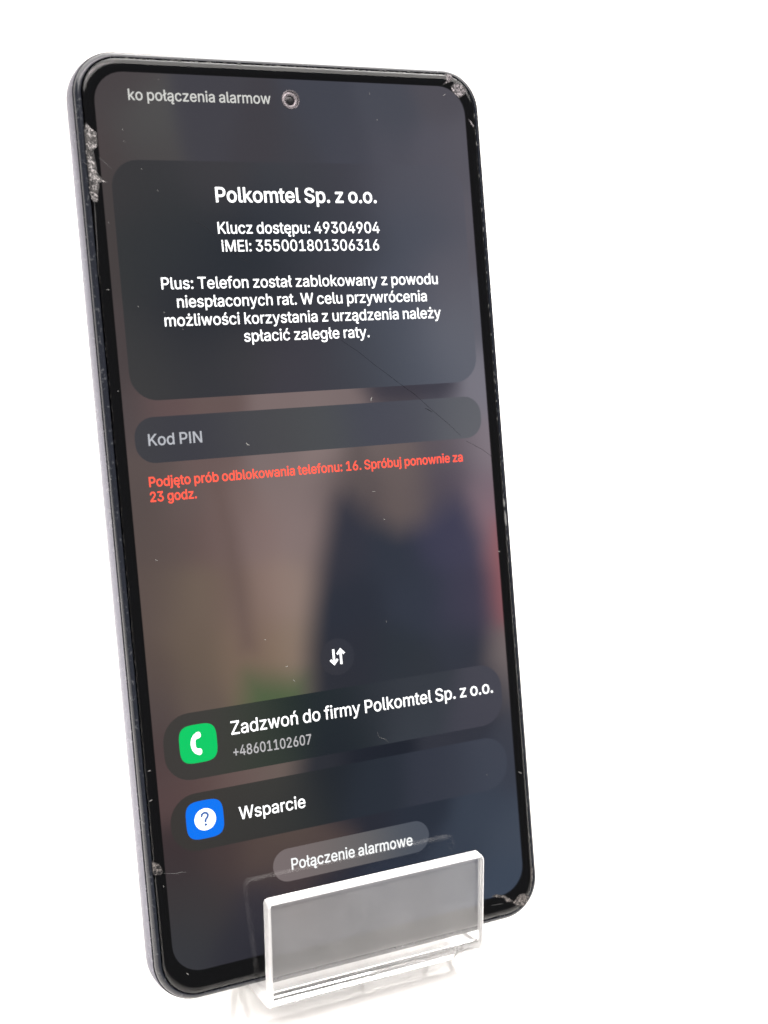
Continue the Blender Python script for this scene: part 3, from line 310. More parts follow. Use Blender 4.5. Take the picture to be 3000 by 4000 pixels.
cover = loft('cover_glass', [(1.68, 0.02), (1.74, 0.24), (1.86, 0.40), (2.05, 0.51), (2.35, 0.58), (2.8, 0.60)], mtg, phone, cap_last=True)

# ---------------------------------------------------------------- the lit screen
DX, DY, DR = 33.9, 75.3, 5.1
DIM = 0.0055   # the pane adds a little reflected room light on top of the picture
def field(samples, sx, sy):
    data = [(x, y, [max(lin(c) - DIM, 0.0008) for c in rgb]) for x, y, *rgb in samples]
    def fn(x, y):
        acc = [0.0, 0.0, 0.0]; tot = 1e-12
        for px, py, c in data:
            d = ((x - px) / sx) ** 2 + ((y - py) / sy) ** 2
            if d < 60:
                k = math.exp(-0.5 * d) + 2e-4 / (1 + d)
            else:
                k = 2e-4 / (1 + d)
            tot += k
            for i in range(3):
                acc[i] += k * c[i]
        return [a / tot for a in acc]
    return fn
def panel(name, x0, y0, x1, y1, r, z, fn, step, parent):
    """rounded lit panel; its picture is a smooth per-corner colour"""
    nx = max(4, int((x1 - x0) / step)); ny = max(4, int((y1 - y0) / step))
    bm = bmesh.new()
    def inner(v, lo, hi, n):
        return [lo + (hi - lo) * i / n for i in range(n + 1)]
    # rows of the rounded outline: every row spans the outline's width at its height
    ys = []
    k = 8
    for i in range(k + 1):
        ys.append(y0 + r * (1 - math.cos(math.pi / 2 * i / k)))
    nm = max(2, int((y1 - y0 - 2 * r) / step))
    ys += [y0 + r + (y1 - y0 - 2 * r) * i / nm for i in range(1, nm)]
    ys += [y1 - r * (1 - math.cos(math.pi / 2 * i / k)) for i in range(k, -1, -1)]
    verts = []; cols = []; faces = []
    for y in ys:
        d = 0
        if y < y0 + r: d = r - math.sqrt(max(0, r * r - (y0 + r - y) ** 2))
        if y > y1 - r: d = r - math.sqrt(max(0, r * r - (y - y1 + r) ** 2))
        for i in range(nx + 1):
            x = x0 + d + (x1 - x0 - 2 * d) * i / nx
            verts.append(pv(x, y, z)); cols.append(fn(x, y))
    for j in range(len(ys) - 1):
        for i in range(nx):
            a = j * (nx + 1) + i
            faces.append((a, a + 1, a + nx + 2, a + nx + 1))
    bm.free()
    me = mesh(name, verts, faces)
    at = me.color_attributes.new('picture', 'FLOAT_COLOR', 'POINT')
    flat = []
    for c in cols: flat += [c[0], c[1], c[2], 1.0]
    at.data.foreach_set('color', flat)
    return link(name, me, M_pic, parent)
M_pic, nt, out = new_mat('lit_pixels')
ca = nt.nodes.new('ShaderNodeVertexColor'); ca.layer_name = 'picture'
em = nt.nodes.new('ShaderNodeEmission')
nt.links.new(ca.outputs['Color'], em.inputs['Color']); nt.links.new(em.outputs[0], out.inputs[0])

def inside(pt, poly):
    x, y = pt; c = False; n = len(poly)
    for i in range(n):
        (x1, y1), (x2, y2) = poly[i], poly[(i + 1) % n]
        if (y1 > y) != (y2 > y) and x < (x2 - x1) * (y - y1) / (y2 - y1) + x1:
            c = not c
    return c
def soft_mask(poly, soft):
    """1 well inside the outline, 0 well outside, a smooth ramp between: an out-of-focus shape"""
    n = len(poly); xs = [p[0] for p in poly]; ys = [p[1] for p in poly]
    def fn(x, y):
        if x < min(xs) - soft or x > max(xs) + soft or y < min(ys) - soft or y > max(ys) + soft: return 0.0
        d = 1e9
        for i in range(n):
            (x1, y1), (x2, y2) = poly[i], poly[(i + 1) % n]
            ex, ey = x2 - x1, y2 - y1; t = max(0.0, min(1.0, ((x - x1) * ex + (y - y1) * ey) / (ex * ex + ey * ey + 1e-9)))
            d = min(d, math.hypot(x - x1 - t * ex, y - y1 - t * ey))
        if not inside((x, y), poly): d = -d
        t = max(0.0, min(1.0, 0.5 + 0.5 * d / soft))
        return t * t * (3 - 2 * t)
    return fn
# the blurred wallpaper photo: a warm room, a dark-clothed figure, a few soft patches
f_room = field(WALLPAPER + [(-27.0, 66.4, 84, 84, 84)], 2.9, 3.5)
f_fig = field(FIGURE, 3.6, 3.6)
m_fig = soft_mask(*FIGURE_OUTLINE)
m_pat = [(soft_mask(p, sf), [max(lin(c) - DIM, 0.0008) for c in rgb]) for p, sf, rgb in PATCHES]
def wallpaper(x, y):
    c = f_room(x, y)
    for mk, col in m_pat:
        k = mk(x, y) * 0.75
        if k: c = [a + (b2 - a) * k for a, b2 in zip(c, col)]
    k = m_fig(x, y)
    if k:
        f2 = f_fig(x, y); c = [a + (b2 - a) * k for a, b2 in zip(c, f2)]
    return c
display = panel('display', -DX, -DY, DX, DY, DR, 0.0, wallpaper, 0.85, phone)
Z1, Z2, Z3 = 0.03, 0.06, 0.09
panel('message_card', -32.35, 21.4, 32.35, 61.0, 4.6, Z1, field(MESSAGE, 5.0, 5.0), 1.2, display)
panel('code_field', -32.4, 11.05, 32.4, 18.7, 3.3, Z1, field(PIN, 4.5, 4.5), 1.2, display)
panel('call_card', -32.3, -42.75, 32.3, -31.35, 4.6, Z1, field(CALL, 4.0, 4.0), 1.2, display)
panel('support_card', -32.3, -54.95, 32.3, -45.1, 4.6, Z1, field(SUPPORT, 4.0, 4.0), 1.2, display)
panel('emergency_button', -15.15, -63.6, 15.0, -57.8, 2.88, Z1, field(PILL, 4.0, 4.0), 0.9, display)
panel('switch_button', -3.25, -28.95, 3.25, -22.45, 3.24, Z1, field(DISC, 2.5, 2.5), 0.6, display)

# --- lettering (outlines of each character, filled as flat lit shapes)
FONT = {}
for ln in GLYPHS.split('\n'):
    c, adv, rest = ln.split('|')
    FONT[c] = (int(adv), [[tuple(map(int, q.split(','))) for q in s.split(' ')] for s in rest.split('/')])
FONT[' '] = (160, [])
CAP = 509.0
def thicken(lp, d):
    """move an outline outward by d (character outlines run clockwise outside, anticlockwise in their holes)"""
    pts = [p for i, p in enumerate(lp) if math.hypot(p[0] - lp[i - 1][0], p[1] - lp[i - 1][1]) > 1e-4]
    n = len(pts); out = []
    for i in range(n):
        x, y = pts[i]; ax, ay = pts[i - 1]; bx_, by_ = pts[(i + 1) % n]
        e1 = (x - ax, y - ay); e2 = (bx_ - x, by_ - y)
        l1 = math.hypot(*e1); l2 = math.hypot(*e2)
        n1 = (-e1[1] / l1, e1[0] / l1); n2 = (-e2[1] / l2, e2[0] / l2)
        k = 1 + n1[0] * n2[0] + n1[1] * n2[1]
        k = max(k, 0.45)
        out.append((x + d * (n1[0] + n2[0]) / k, y + d * (n1[1] + n2[1]) / k))
    return out
def fill(name, loops, z, mt, parent, weight=0.0, groups=None):
    """flat filled shape: every character is triangulated on its own, a triangle stays if the outlines wind round it"""
    verts = []; faces = []
    for grp in (groups or [loops]):
        grp = [thicken(lp, weight) if weight else lp for lp in grp]
        pts = []; edges = []
        for lp in grp:
            k = len(pts); pts += [Vector(p) for p in lp]
            edges += [(k + i, k + (i + 1) % len(lp)) for i in range(len(lp))]
        vo_, _e, tri = delaunay_2d_cdt(pts, edges, [], 0, 1e-5)[:3]
        k = len(verts); verts += [pv(p.x, p.y, z) for p in vo_]
        for t in tri:
            cx = sum(vo_[i].x for i in t) / len(t); cy = sum(vo_[i].y for i in t) / len(t); wn = 0
            for lp in grp:
                for i in range(len(lp)):
                    (x1, y1), (x2, y2) = lp[i - 1], lp[i]
                    if (y1 > cy) != (y2 > cy) and cx < (x2 - x1) * (cy - y1) / (y2 - y1) + x1:
                        wn += 1 if y2 > y1 else -1
            if wn: faces.append(tuple(k + i for i in t))
    return link(name, mesh(name, verts, faces), mt, parent)
def text(body, x0, x1, y0, y1, cap, mt, weight, gap=0):
    """one printed line; x0..x1 are its ink ends, y0/y1 its baseline at the ends"""
    loops = []; pen = 0; sizes = []
    for c in body:
        adv, gs = FONT[c]
        for g in gs:
            loops.append([(x + pen, y) for x, y in g])
        if gs: sizes.append(len(gs))
        pen += adv + gap
    lo = min(x for l in loops for x, y in l); hi = max(x for l in loops for x, y in l)
    sx = (x1 - x0) / (hi - lo); sy = cap / CAP
    loops = [[(x0 + (x - lo) * sx, y0 + (y1 - y0) * (x - lo) / (hi - lo) + y * sy) for x, y in l] for l in loops]
    groups = []; i = 0
    for n in sizes:
        groups.append(loops[i:i + n]); i += n
    return fill('text_line', loops, Z3, mt, display, weight, groups)

T_white = emit('white_letters', (1, 1, 1), 2.0)
T_soft = emit('soft_white_letters', lin3(232, 234, 234), 1.4)
T_status = emit('pale_grey_letters', lin3(192, 192, 188), 1.35)
T_hint = emit('grey_hint_letters', lin3(172, 174, 180), 1.3)
T_num = emit('grey_number_letters', lin3(172, 170, 172), 1.4)
T_red = emit('red_letters', lin3(255, 84, 64), 1.75)
text('ko połączenia alarmow', -28.3, -3.7, 70.75, 70.95, 1.78, T_status, 0.030)['label'] = 'pale grey status text'
text('Polkomtel Sp. z o.o.', -14.9, 14.65, 54.18, 54.14, 2.45, T_white, 0.06)['label'] = 'bold white heading'
text('Klucz dostępu: 49304904', -15.05, 14.8, 48.87, 48.80, 1.93, T_white, 0.022)
text('IMEI: 355001801306316', -14.6, 14.45, 45.85, 45.74, 1.90, T_white, 0.022)
text('Plus: Telefon został zablokowany z powodu', -25.6, 25.6, 39.72, 39.49, 1.93, T_white, 0.022)
text('niespłaconych rat. W celu przywrócenia', -23.2, 23.1, 36.64, 36.44, 1.93, T_white, 0.022)
text('możliwości korzystania z urządzenia należy', -25.6, 25.7, 33.58, 33.33, 1.93, T_white, 0.022)
text('spłacić zaległe raty.', -12.05, 11.2, 30.50, 30.37, 1.93, T_white, 0.022)
text('Kod PIN', -30.15, -21.05, 14.00, 13.92, 1.88, T_hint, 0.035)['label'] = 'grey hint text in the code field'
text('Podjęto prób odblokowania telefonu: 16. Spróbuj ponownie za', -30.65, 27.85, 7.17, 6.85, 1.62, T_red, 0.03)['label'] = 'red warning text'
text('23 godz.', -30.7, -22.85, 4.68, 4.62, 1.62, T_red, 0.03)['label'] = 'red warning text'
text('Zadzwoń do firmy Polkomtel Sp. z o.o.', -20.45, 30.4, -36.25, -36.78, 2.28, T_white, 0.022)
text('+48601102607', -20.4, -6.2, -40.03, -40.28, 1.75, T_num, 0.025)['label'] = 'grey telephone number'
text('Wsparcie', -20.35, -8.3, -51.05, -51.20, 2.15, T_white, 0.022)
text('Połączenie alarmowe', -11.75, 11.55, -61.65, -62.02, 1.95, T_soft, 0.035)

# --- icons
def squircle(cx, cy, h, n=64, e=3.6):
    pts = []
    for k in range(n):
        a = 2 * math.pi * k / n; c, s = math.cos(a), math.sin(a)
        pts.append((cx + h * math.copysign(abs(c) ** (2 / e), c), cy + h * math.copysign(abs(s) ** (2 / e), s)))
    return pts
def disc(cx, cy, r, n=40):
    return [(cx + r * math.cos(2 * math.pi * k / n), cy + r * math.sin(2 * math.pi * k / n)) for k in range(n)]
def stroke(pts, wd, n=6):
    """round-ended thick line as one outline"""
    L = []; Rr = []
    for i, (x, y) in enumerate(pts):
        a = pts[max(0, i - 1)]; b = pts[min(len(pts) - 1, i + 1)]
        dx, dy = b[0] - a[0], b[1] - a[1]; l = math.hypot(dx, dy); dx /= l; dy /= l
        L.append((x - dy * wd, y + dx * wd)); Rr.append((x + dy * wd, y - dx * wd))
    def cap(p, q):
        cx, cy = (p[0] + q[0]) / 2, (p[1] + q[1]) / 2; a0 = math.atan2(p[1] - cy, p[0] - cx)
        return [(cx + wd * math.cos(a0 - math.pi * k / n), cy + wd * math.sin(a0 - math.pi * k / n)) for k in range(1, n)]
    return L + cap(L[-1], Rr[-1]) + Rr[::-1] + cap(Rr[0], L[0])
I_green = emit('green_icon', lin3(0, 208, 104), 1.0)
I_blue = emit('blue_icon', lin3(0, 120, 250), 1.0)
I_mark = emit('slate_blue_mark', lin3(70, 112, 182), 1.0)
gx, gy = -26.35, -36.75
fill('call_icon', [squircle(gx, gy, 3.27)], Z2, I_green, display)['label'] = 'green rounded call icon'
arc = [(gx + 0.05, gy + 1.45), (gx - 0.42, gy + 1.22), (gx - 0.72, gy + 0.8), (gx - 0.84, gy + 0.3), (gx - 0.84, gy - 0.3), (gx - 0.72, gy - 0.8), (gx - 0.42, gy - 1.22), (gx + 0.05, gy - 1.45)]
def handset():
    o = [(0.52, 1.85), (0.25, 1.98), (-0.1, 1.9), (-0.62, 1.55), (-0.98, 1.05), (-1.15, 0.5), (-1.2, 0), (-1.15, -0.5), (-0.98, -1.05), (-0.62, -1.55), (-0.1, -1.9), (0.25, -1.98), (0.52, -1.85),
         (0.66, -1.5), (0.62, -1.12), (0.40, -0.92), (0.05, -0.86), (-0.18, -0.80), (-0.34, -0.55), (-0.40, 0), (-0.34, 0.55), (-0.18, 0.80), (0.05, 0.86), (0.40, 0.92), (0.62, 1.12), (0.66, 1.5)]
    return [(gx - 0.12 + a, gy + b) for a, b in o]
fill('handset_symbol', [handset()], Z3, T_white, display)
bx, by = -26.37, -49.80
fill('help_icon', [squircle(bx, by, 3.27)], Z2, I_blue, display)['label'] = 'blue rounded help icon'
fill('help_disc', [disc(bx + 0.04, by - 0.02, 1.87)], Z2 + 0.015, T_white, display)
q = [(-0.55, 0.62), (-0.50, 0.86), (-0.28, 1.06), (0.04, 1.12), (0.36, 1.02), (0.54, 0.76), (0.52, 0.46), (0.36, 0.20), (0.16, 0.0), (0.06, -0.2), (0.04, -0.38)]
fill('question_mark', [stroke([(bx + a, by + b) for a, b in q], 0.205), disc(bx + 0.04, by - 0.93, 0.25, 16)[::-1]], Z3 + 0.01, I_mark, display)
def arrow(cx, cy, d):
    hw, t = 0.78, 0.20
    o = [(-t, -1.42), (t, -1.42), (t, 0.62), (t + 0.34, 0.28), (t + 0.62, 0.56), (0, 1.47), (-t - 0.62, 0.56), (-t - 0.34, 0.28), (-t, 0.62)]
    return [(cx + a * d, cy + b * d) for a, b in o]
fill('switch_arrow', [arrow(-0.68, -25.68, -1)], Z3, T_white, display)
fill('switch_arrow', [arrow(0.66, -25.66, 1)], Z3, T_white, display)

# --- front camera in its hole
M_ring, _, _ = principled('camera_ring', (0.5, 0.45, 0.465), 0.35, metal=0.4)
M_lens, _, _ = principled('camera_lens', (0.03, 0.026, 0.03), 0.08)
def ring(name, cx, cy, prof, mt, parent, n=40, cap=False):
    v = []; f = []
    for r, z in prof:
        v += [pv(cx + r * math.cos(2 * math.pi * k / n), cy + r * math.sin(2 * math.pi * k / n), z) for k in range(n)]
    for i in range(len(prof) - 1):
        for k in range(n):
            a = i * n + k; b = i * n + (k + 1) % n
            f.append((a, b, b + n, a + n))
    if cap:
        f.append(tuple(range((len(prof) - 1) * n, len(prof) * n)))
    return link(name, mesh(name, v, f, not cap), mt, parent)
ccx, ccy = -0.02, 71.78
hole = ring('front_camera', ccx, ccy, [(1.66, 0.02), (1.66, 0.14), (1.56, 0.17), (1.46, 0.13), (1.40, 0.07), (0.5, 0.05)], M_black, phone, cap=True)
hole.data.materials[0] = principled('camera_well', (0.075, 0.068, 0.072), 0.5)[0]
ring('camera_ring', ccx, ccy, [(1.62, 0.16), (1.56, 0.215), (1.50, 0.20), (1.44, 0.15)], M_ring, hole)
ring('lens_barrel', ccx - 0.12, ccy - 0.12, [(1.40, 0.16), (1.30, 0.20), (0.92, 0.20), (0.80, 0.12)], M_ring, hole)
ring('lens', ccx - 0.12, ccy - 0.16, [(0.80, 0.14), (0.6, 0.20), (0.35, 0.235), (0.1, 0.245)], M_lens, hole, cap=True)

# ---------------------------------------------------------------- damage to the cover glass
def glass_mat(name, lo, hi, rough):
    mt, nt, b = principled(name, hi, rough, ior=1.5)
    tc = nt.nodes.new('ShaderNodeTexCoord'); vo = nt.nodes.new('ShaderNodeTexVoronoi'); vo.inputs['Scale'].default_value = 5200
    rp = nt.nodes.new('ShaderNodeValToRGB')
    rp.color_ramp.elements[0].color = (*lo, 1); rp.color_ramp.elements[1].color = (*hi, 1)
    rp.color_ramp.elements[0].position = 0.25; rp.color_ramp.elements[1].position = 0.9
    nt.links.new(tc.outputs['Object'], vo.inputs['Vector']); nt.links.new(vo.outputs['Color'], rp.inputs['Fac']); nt.links.new(rp.outputs['Color'], b.inputs['Base Color'])
    return mt
M_chip_bed = glass_mat('broken_glass_bed', (0.004, 0.004, 0.005), (0.055, 0.05, 0.048), 0.35)
M_chip = {'L': glass_mat('splintered_glass', (0.02, 0.018, 0.018), (0.70, 0.665, 0.65), 0.2),
          'R': glass_mat('bright_splintered_glass', (0.05, 0.045, 0.05), (0.62, 0.57, 0.585), 0.2),
          'D': glass_mat('faint_splintered_glass', (0.008, 0.008, 0.008), (0.16, 0.148, 0.14), 0.3),
          'B': glass_mat('dull_splintered_glass', (0.01, 0.01, 0.01), (0.30, 0.27, 0.25), 0.3)}
rc = random.Random(11)
def chip(poly, z0, lean):
    """a bruised patch: a rough bed and fine slanting splinters of crushed glass inside its outline"""
    v = [pv(x, y, z0) for x, y in poly]; f = [tuple(range(len(poly)))]
    xs = [p[0] for p in poly]; ys = [p[1] for p in poly]
    area = abs(sum(poly[i - 1][0] * poly[i][1] - poly[i][0] * poly[i - 1][1] for i in range(len(poly)))) / 2
    for _ in range(int(9 + area * 26)):
        for _t in range(60):
            c = (rc.uniform(min(xs), max(xs)), rc.uniform(min(ys), max(ys)))
            a = lean + rc.gauss(0, 0.3); l = rc.uniform(0.08, 0.42); dx, dy = math.cos(a), math.sin(a)
            if inside((c[0] + dx * l * 0.8, c[1] + dy * l * 0.8), poly) and inside((c[0] - dx * l * 0.8, c[1] - dy * l * 0.8), poly): break
        else:
            l = 0.07
        wd = rc.uniform(0.018, 0.065); k = len(v); h = rc.uniform(0.01, 0.06)
        v += [pv(c[0] - dx * l, c[1] - dy * l, z0 + 0.004), pv(c[0] + dy * wd, c[1] - dx * wd, z0 + 0.004), pv(c[0] + dx * l, c[1] + dy * l, z0 + 0.004), pv(c[0] - dy * wd, c[1] + dx * wd, z0 + 0.004), pv(c[0] + rc.uniform(-.5, .5) * l * dx, c[1] + rc.uniform(-.5, .5) * l * dy, z0 + h)]
        f += [(k, k + 1, k + 4), (k + 1, k + 2, k + 4), (k + 2, k + 3, k + 4), (k + 3, k, k + 4)]
    return mesh('glass_chip', v, f)
def hold_in(x, y, inset=1.45):
    """keep a damage outline on the glass, inside its rounded border"""
    r = BR - inset * 0.9; x0, x1, y0, y1 = -BX + inset + r, BX - inset - r, BB + inset + r, BT - inset - r
    cx = max(x0, min(x1, x)); cy = max(y0, min(y1, y)); d = math.hypot(x - cx, y - cy)
    return (x, y) if d <= r else (cx + (x - cx) * r / d, cy + (y - cy) * r / d)
for side, poly in CHIPS:
    poly = [hold_in(*p) for p in poly]
    o = link('glass_chip', chip(poly, 0.602 if side == 'D' else 0.608, {'L': -0.85, 'D': -0.9, 'R': -1.1, 'B': 0.9}[side]), M_chip_bed, cover)
    o.data.materials.append(M_chip[side])
    for p in o.data.polygons:
        if p.index: p.material_index = 1

def strips(name, lines, wd, z, mt, parent, jitter=0.0, taper=True, stuff=True):
    v = []; f = []
    for ln in lines:
        n = len(ln); k = len(v)
        for i, (x, y) in enumerate(ln):
            a = ln[max(0, i - 1)]; b = ln[min(n - 1, i + 1)]
            dx, dy = b[0] - a[0], b[1] - a[1]; l = math.hypot(dx, dy) or 1; dx /= l; dy /= l
            ww = wd * (0.45 if taper and i in (0, n - 1) else 1.0) * rc.uniform(0.8, 1.2)
            x += rc.uniform(-jitter, jitter); y += rc.uniform(-jitter, jitter)
            v += [pv(x - dy * ww, y + dx * ww, z), pv(x, y, z + wd * 0.8), pv(x + dy * ww, y - dx * ww, z)]
        for i in range(n - 1):
            a = k + i * 3
            f += [(a, a + 1, a + 4, a + 3), (a + 1, a + 2, a + 5, a + 4)]
    o = link(name, mesh(name, v, f), mt, parent)
    if stuff: o['kind'] = 'stuff'
    return o
M_dust, _, _ = principled('pale_dust', (0.21, 0.21, 0.20), 0.8)
M_fibre, _, _ = principled('grey_fibre', (0.16, 0.16, 0.16), 0.7)
M_crack, _, _ = principled('dark_crack', (0.004, 0.004, 0.005), 1.0, spec=0.0)
M_faint, _, _ = principled('faint_crack', (0.02, 0.02, 0.022), 1.0, spec=0.0)
M_hair, _, _ = principled('hairline_scratch', (0.10, 0.10, 0.10), 0.9, spec=0.1)
M_fleck, _, _ = principled('edge_fleck', (0.17, 0.168, 0.16), 0.7, spec=0.2)
strips('dust', MARKS['spark'], 0.095, 0.61, M_dust, cover, 0.02)
for l in MARKS['hair']:
    strips('scratch', [l], 0.035, 0.606, M_hair, cover, 0.01, stuff=False)
def dense(ln, k):
    out = []
    for i in range(len(ln) - 1):
        for j in range(k):
            t = j / k; out.append((ln[i][0] + (ln[i + 1][0] - ln[i][0]) * t, ln[i][1] + (ln[i + 1][1] - ln[i][1]) * t))
    return out + [ln[-1]]
for l in MARKS['crack']:
    strips('crack', [dense(l, 3)], 0.026, 0.604, M_crack, cover, 0.03, stuff=False)
for l in MARKS['crackfaint']:
    strips('crack', [dense(l, 3)], 0.03, 0.604, M_faint, cover, 0.03, stuff=False)
for l in MARKS['glint']:
    strips('crack', [l], 0.05, 0.607, M_crack, cover, 0.03, stuff=False)
# worn flecks along the glass edge: right side, top edge
fl = []
y = 72.0
while y > -68:
    y -= rc.uniform(0.35, 1.9)
    if 4 > y > -14 or rc.random() < 0.62:
        l = rc.uniform(0.15, 0.9); x = 35.62 + rc.uniform(-0.12, 0.16)
        fl.append([(x, y), (x + rc.uniform(-0.05, 0.05), y - l * 0.5), (x + rc.uniform(-0.05, 0.05), y - l)])
strips('edge_flecks', fl, 0.075, 0.44, M_fleck, cover)
fl = []
x = -30.0
while x < 30:
    x += rc.uniform(0.3, 1.5); y = 77.42 + rc.uniform(-0.12, 0.12); l = rc.uniform(0.2, 0.8)
    fl.append([(x, y), (x + l * 0.5, y + rc.uniform(-0.05, 0.05)), (x + l, y + rc.uniform(-0.05, 0.05))])
strips('edge_flecks', fl, 0.05, 0.32, M_fleck, cover)
fl = []
y = 52.0
while y > -70:
    y -= rc.uniform(0.3, 2.6)
    l = rc.uniform(0.1, 0.5); x = -35.72 + rc.uniform(-0.1, 0.1)
    fl.append([(x, y), (x + rc.uniform(-0.05, 0.05), y - l)])
strips('edge_flecks', fl, 0.04, 0.40, M_fleck, cover)
strips('edge_flecks', [[(35.70, -3.2), (35.74, -4.0), (35.76, -5.1), (35.78, -5.9)], [(35.6, -0.7), (35.68, -1.6), (35.7, -2.3)]], 0.17, 0.46, M_dust, cover, 0.03)

# ---------------------------------------------------------------- acrylic stand: one bent sheet, swept as a rounded bar section along its bends
SW = 20.5; SXC = 1.45; TH = 1.5; RND = 0.42
be = math.radians(10.5)
top_c = Vector((-63.2, 5.4)) + TH * Vector((-math.sin(be), math.cos(be)))        # (y, z) of the lip's centreline at its rim
corner1 = None
dl = Vector((-math.cos(be), -math.sin(be)))
t = (top_c.x + 82.5) / math.cos(be)
c1 = top_c + dl * t
c2 = Vector((-82.5, -16.2)); c3 = Vector((-3.0, -9.9))
# the rear leg drops to the counter behind: pick its foot in world terms, then bring it into the phone frame
def to_frame(Y, Z):
    return Vector((math.sin(LEAN) * Y + math.cos(LEAN) * Z, -math.cos(LEAN) * Y + math.sin(LEAN) * Z))
c4 = to_frame(44.0, -TABLE + 1.2)
def fillet(a, b, c, r, n=10):
    u = (a - b).normalized(); v = (c - b).normalized()
    ang = math.acos(max(-1, min(1, u.dot(v)))); d = r / math.tan(ang / 2)
    p, q = b + u * d, b + v * d
    ctr = b + (u + v).normalized() * (r / math.sin(ang / 2))
    a0 = math.atan2(p.y - ctr.y, p.x - ctr.x); a1 = math.atan2(q.y - ctr.y, q.x - ctr.x)
    da = (a1 - a0 + math.pi) % (2 * math.pi) - math.pi
    return [ctr + r * Vector((math.cos(a0 + da * k / n), math.sin(a0 + da * k / n))) for k in range(n + 1)]
seg_lip = [top_c, top_c + dl * 0.02] ; 
f1 = fillet(top_c, c1, c2, 2.4); f2 = fillet(c1, c2, c3, 2.4); f3 = fillet(c2, c3, c4, 3.0)
h1 = len(f1) // 2; h2 = len(f2) // 2; h3 = len(f3) // 2
paths = {
    'front_lip': [top_c] + f1[:h1 + 1],
    'ledge': f1[h1:] + f2[:h2 + 1],
    'backrest': f2[h2:] + f3[:h3 + 1],
    'rear_leg': f3[h3:] + [c4],
}
full = [top_c] + f1 + f2 + f3 + [c4]
def normal_at(p):
    i = min(range(len(full)), key=lambda k: (full[k] - p).length)
    a = full[max(0, i - 1)]; b = full[min(len(full) - 1, i + 1)]
    if 0 < i < len(full) - 1:
        d = ((full[i] - a).normalized() + (b - full[i]).normalized()).normalized()
    else:
        d = (b - a).normalized()
    return Vector((-d.y, d.x)), d
def section(sx=SW, th=TH, r=RND, n=5):
    pts = []
    for cx, cy, a0 in ((sx - r, th - r, 0), (-sx + r, th - r, 90), (-sx + r, -th + r, 180), (sx - r, -th + r, 270)):
        for k in range(n + 1):
            a = math.radians(a0 + 90 * k / n)
            pts.append((cx + r * math.cos(a), cy + r * math.sin(a)))
    return pts
def world_pt(x, y, z):
    v = ROT @ Vector((x, y, z)); return Vector((v.x, v.y, v.z + TABLE))
foot = world_pt(SXC, (c2.x), c2.y)
stand = bpy.data.objects.new('phone_stand', None); COL.objects.link(stand); stand.empty_display_size = 0.01
stand.location = Vector((SXC, foot.y, 0)) * MM
tag(stand, 'clear acrylic stand with an upturned front lip holding the dark phone', 'phone stand')
def sv(x, y, z):
    return (world_pt(x, y, z) - Vector((SXC, foot.y, 0))) * MM
M_acryl, nt, out = new_mat('clear_acrylic')
g = nt.nodes.new('ShaderNodeBsdfGlass'); g.inputs['IOR'].default_value = 1.49; g.inputs['Roughness'].default_value = 0.0
g.inputs['Color'].default_value = (0.985, 0.985, 0.985, 1)
df = nt.nodes.new('ShaderNodeBsdfDiffuse'); df.inputs['Color'].default_value = (0.92, 0.92, 0.94, 1)
mx = nt.nodes.new('ShaderNodeMixShader')
tc = nt.nodes.new('ShaderNodeTexCoord'); n1 = nt.nodes.new('ShaderNodeTexNoise'); n1.inputs['Scale'].default_value = 160; n1.inputs['Detail'].default_value = 4
rg = nt.nodes.new('ShaderNodeMapRange'); rg.inputs['From Min'].default_value = 0.3; rg.inputs['From Max'].default_value = 0.7
rg.inputs['To Min'].default_value = 0.035; rg.inputs['To Max'].default_value = 0.06
nt.links.new(tc.outputs['Object'], n1.inputs['Vector']); nt.links.new(n1.outputs['Fac'], rg.inputs['Value']); nt.links.new(rg.outputs[0], mx.inputs[0])
nt.links.new(g.outputs[0], mx.inputs[1]); nt.links.new(df.outputs[0], mx.inputs[2]); nt.links.new(mx.outputs[0], out.inputs[0])
M_edge, nt, out = new_mat('sawn_acrylic_edge')
g = nt.nodes.new('ShaderNodeBsdfGlass'); g.inputs['IOR'].default_value = 1.49; g.inputs['Roughness'].default_value = 0.25
df = nt.nodes.new('ShaderNodeBsdfDiffuse'); df.inputs['Color'].default_value = (0.95, 0.95, 0.94, 1)
mx = nt.nodes.new('ShaderNodeMixShader'); mx.inputs[0].default_value = 0.45
nt.links.new(g.outputs[0], mx.inputs[1]); nt.links.new(df.outputs[0], mx.inputs[2]); nt.links.new(mx.outputs[0], out.inputs[0])
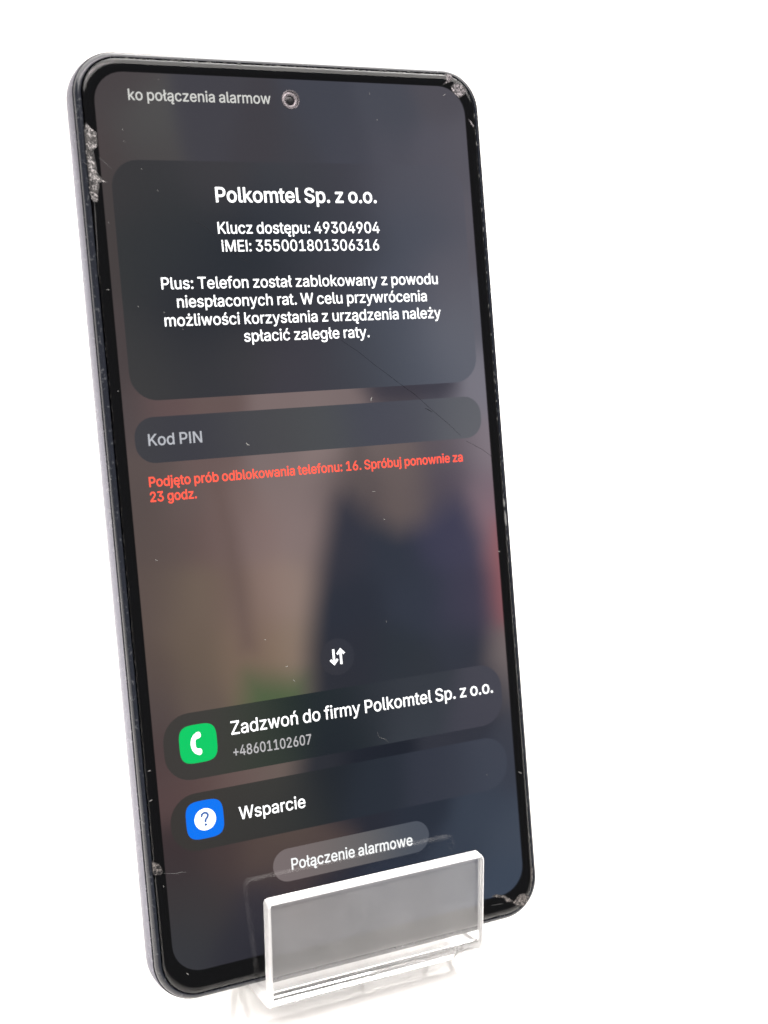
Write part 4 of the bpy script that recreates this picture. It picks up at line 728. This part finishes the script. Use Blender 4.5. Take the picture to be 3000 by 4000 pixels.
def sweep(name, path, start_cap=False, end_cap=False):
    rings = []
    if start_cap:
        nrm, d = normal_at(path[0])
        for k in range(6):
            a = math.pi / 2 * k / 5
            ins = 1.15 * (1 - math.sin(a)); off = 1.15 * (1 - math.cos(a))
            rings.append((path[0] + d * off, nrm, ins))
        path = path[1:]
    for p in path:
        nrm, d = normal_at(p); rings.append((p, nrm, 0.0))
    v = []; f = []
    for p, nrm, ins in rings:
        for sx, st in section(SW - ins, TH - ins, max(0.08, RND - ins * 0.4)):
            c = p + nrm * st
            v.append(sv(SXC + sx, c.x, c.y))
    n = len(section())
    for i in range(len(rings) - 1):
        for k in range(n):
            a = i * n + k; b = i * n + (k + 1) % n
            f.append((a, a + n, b + n, b))
    if start_cap: f.append(tuple(range(n)))
    if end_cap: f.append(tuple(reversed(range((len(rings) - 1) * n, len(rings) * n))))
    o = link(name, mesh(name, v, f), M_acryl, stand)
    o.data.materials.append(M_edge)
    half = n // 2
    for p in o.data.polygons:
        vs = list(p.vertices)
        side = all(abs(v[i].x) / MM > SW - 0.8 - RND for i in vs) and max(v[i].x for i in vs) - min(v[i].x for i in vs) < 2 * MM
        rim = start_cap and all(i < 4 * n for i in vs)
        if side or rim: p.material_index = 1
    return o
for nm, pth in paths.items():
    o = sweep(nm, pth, nm == 'front_lip', nm == 'rear_leg')
    if nm == 'front_lip': lip = o
# dust and nicks on the lip's front face
M_nick, _, _ = principled('lip_dust', (0.3, 0.3, 0.3), 0.7)
v = []; f = []
nrm, d = normal_at(top_c)
for _ in range(26):
    s = rc.uniform(1.2, 18.5); x = rc.uniform(-18.6, 18.6)
    c = top_c + dl * s + nrm * (-TH - 0.01 if nrm.y < 0 else TH + 0.01)
    l = rc.uniform(0.05, 0.16); a = rc.uniform(0, math.pi); wd = rc.uniform(0.025, 0.06)
    k = len(v)
    for du, dw in ((-l, -wd), (l, -wd), (l, wd), (-l, wd)):
        uu = du * math.cos(a) - dw * math.sin(a); ww = du * math.sin(a) + dw * math.cos(a)
        pt = c + dl * ww
        v.append(sv(SXC + x + uu, pt.x, pt.y))
    f.append((k, k + 1, k + 2, k + 3))
o = link('dust', mesh('dust', v, f), M_nick, lip); o['kind'] = 'stuff'
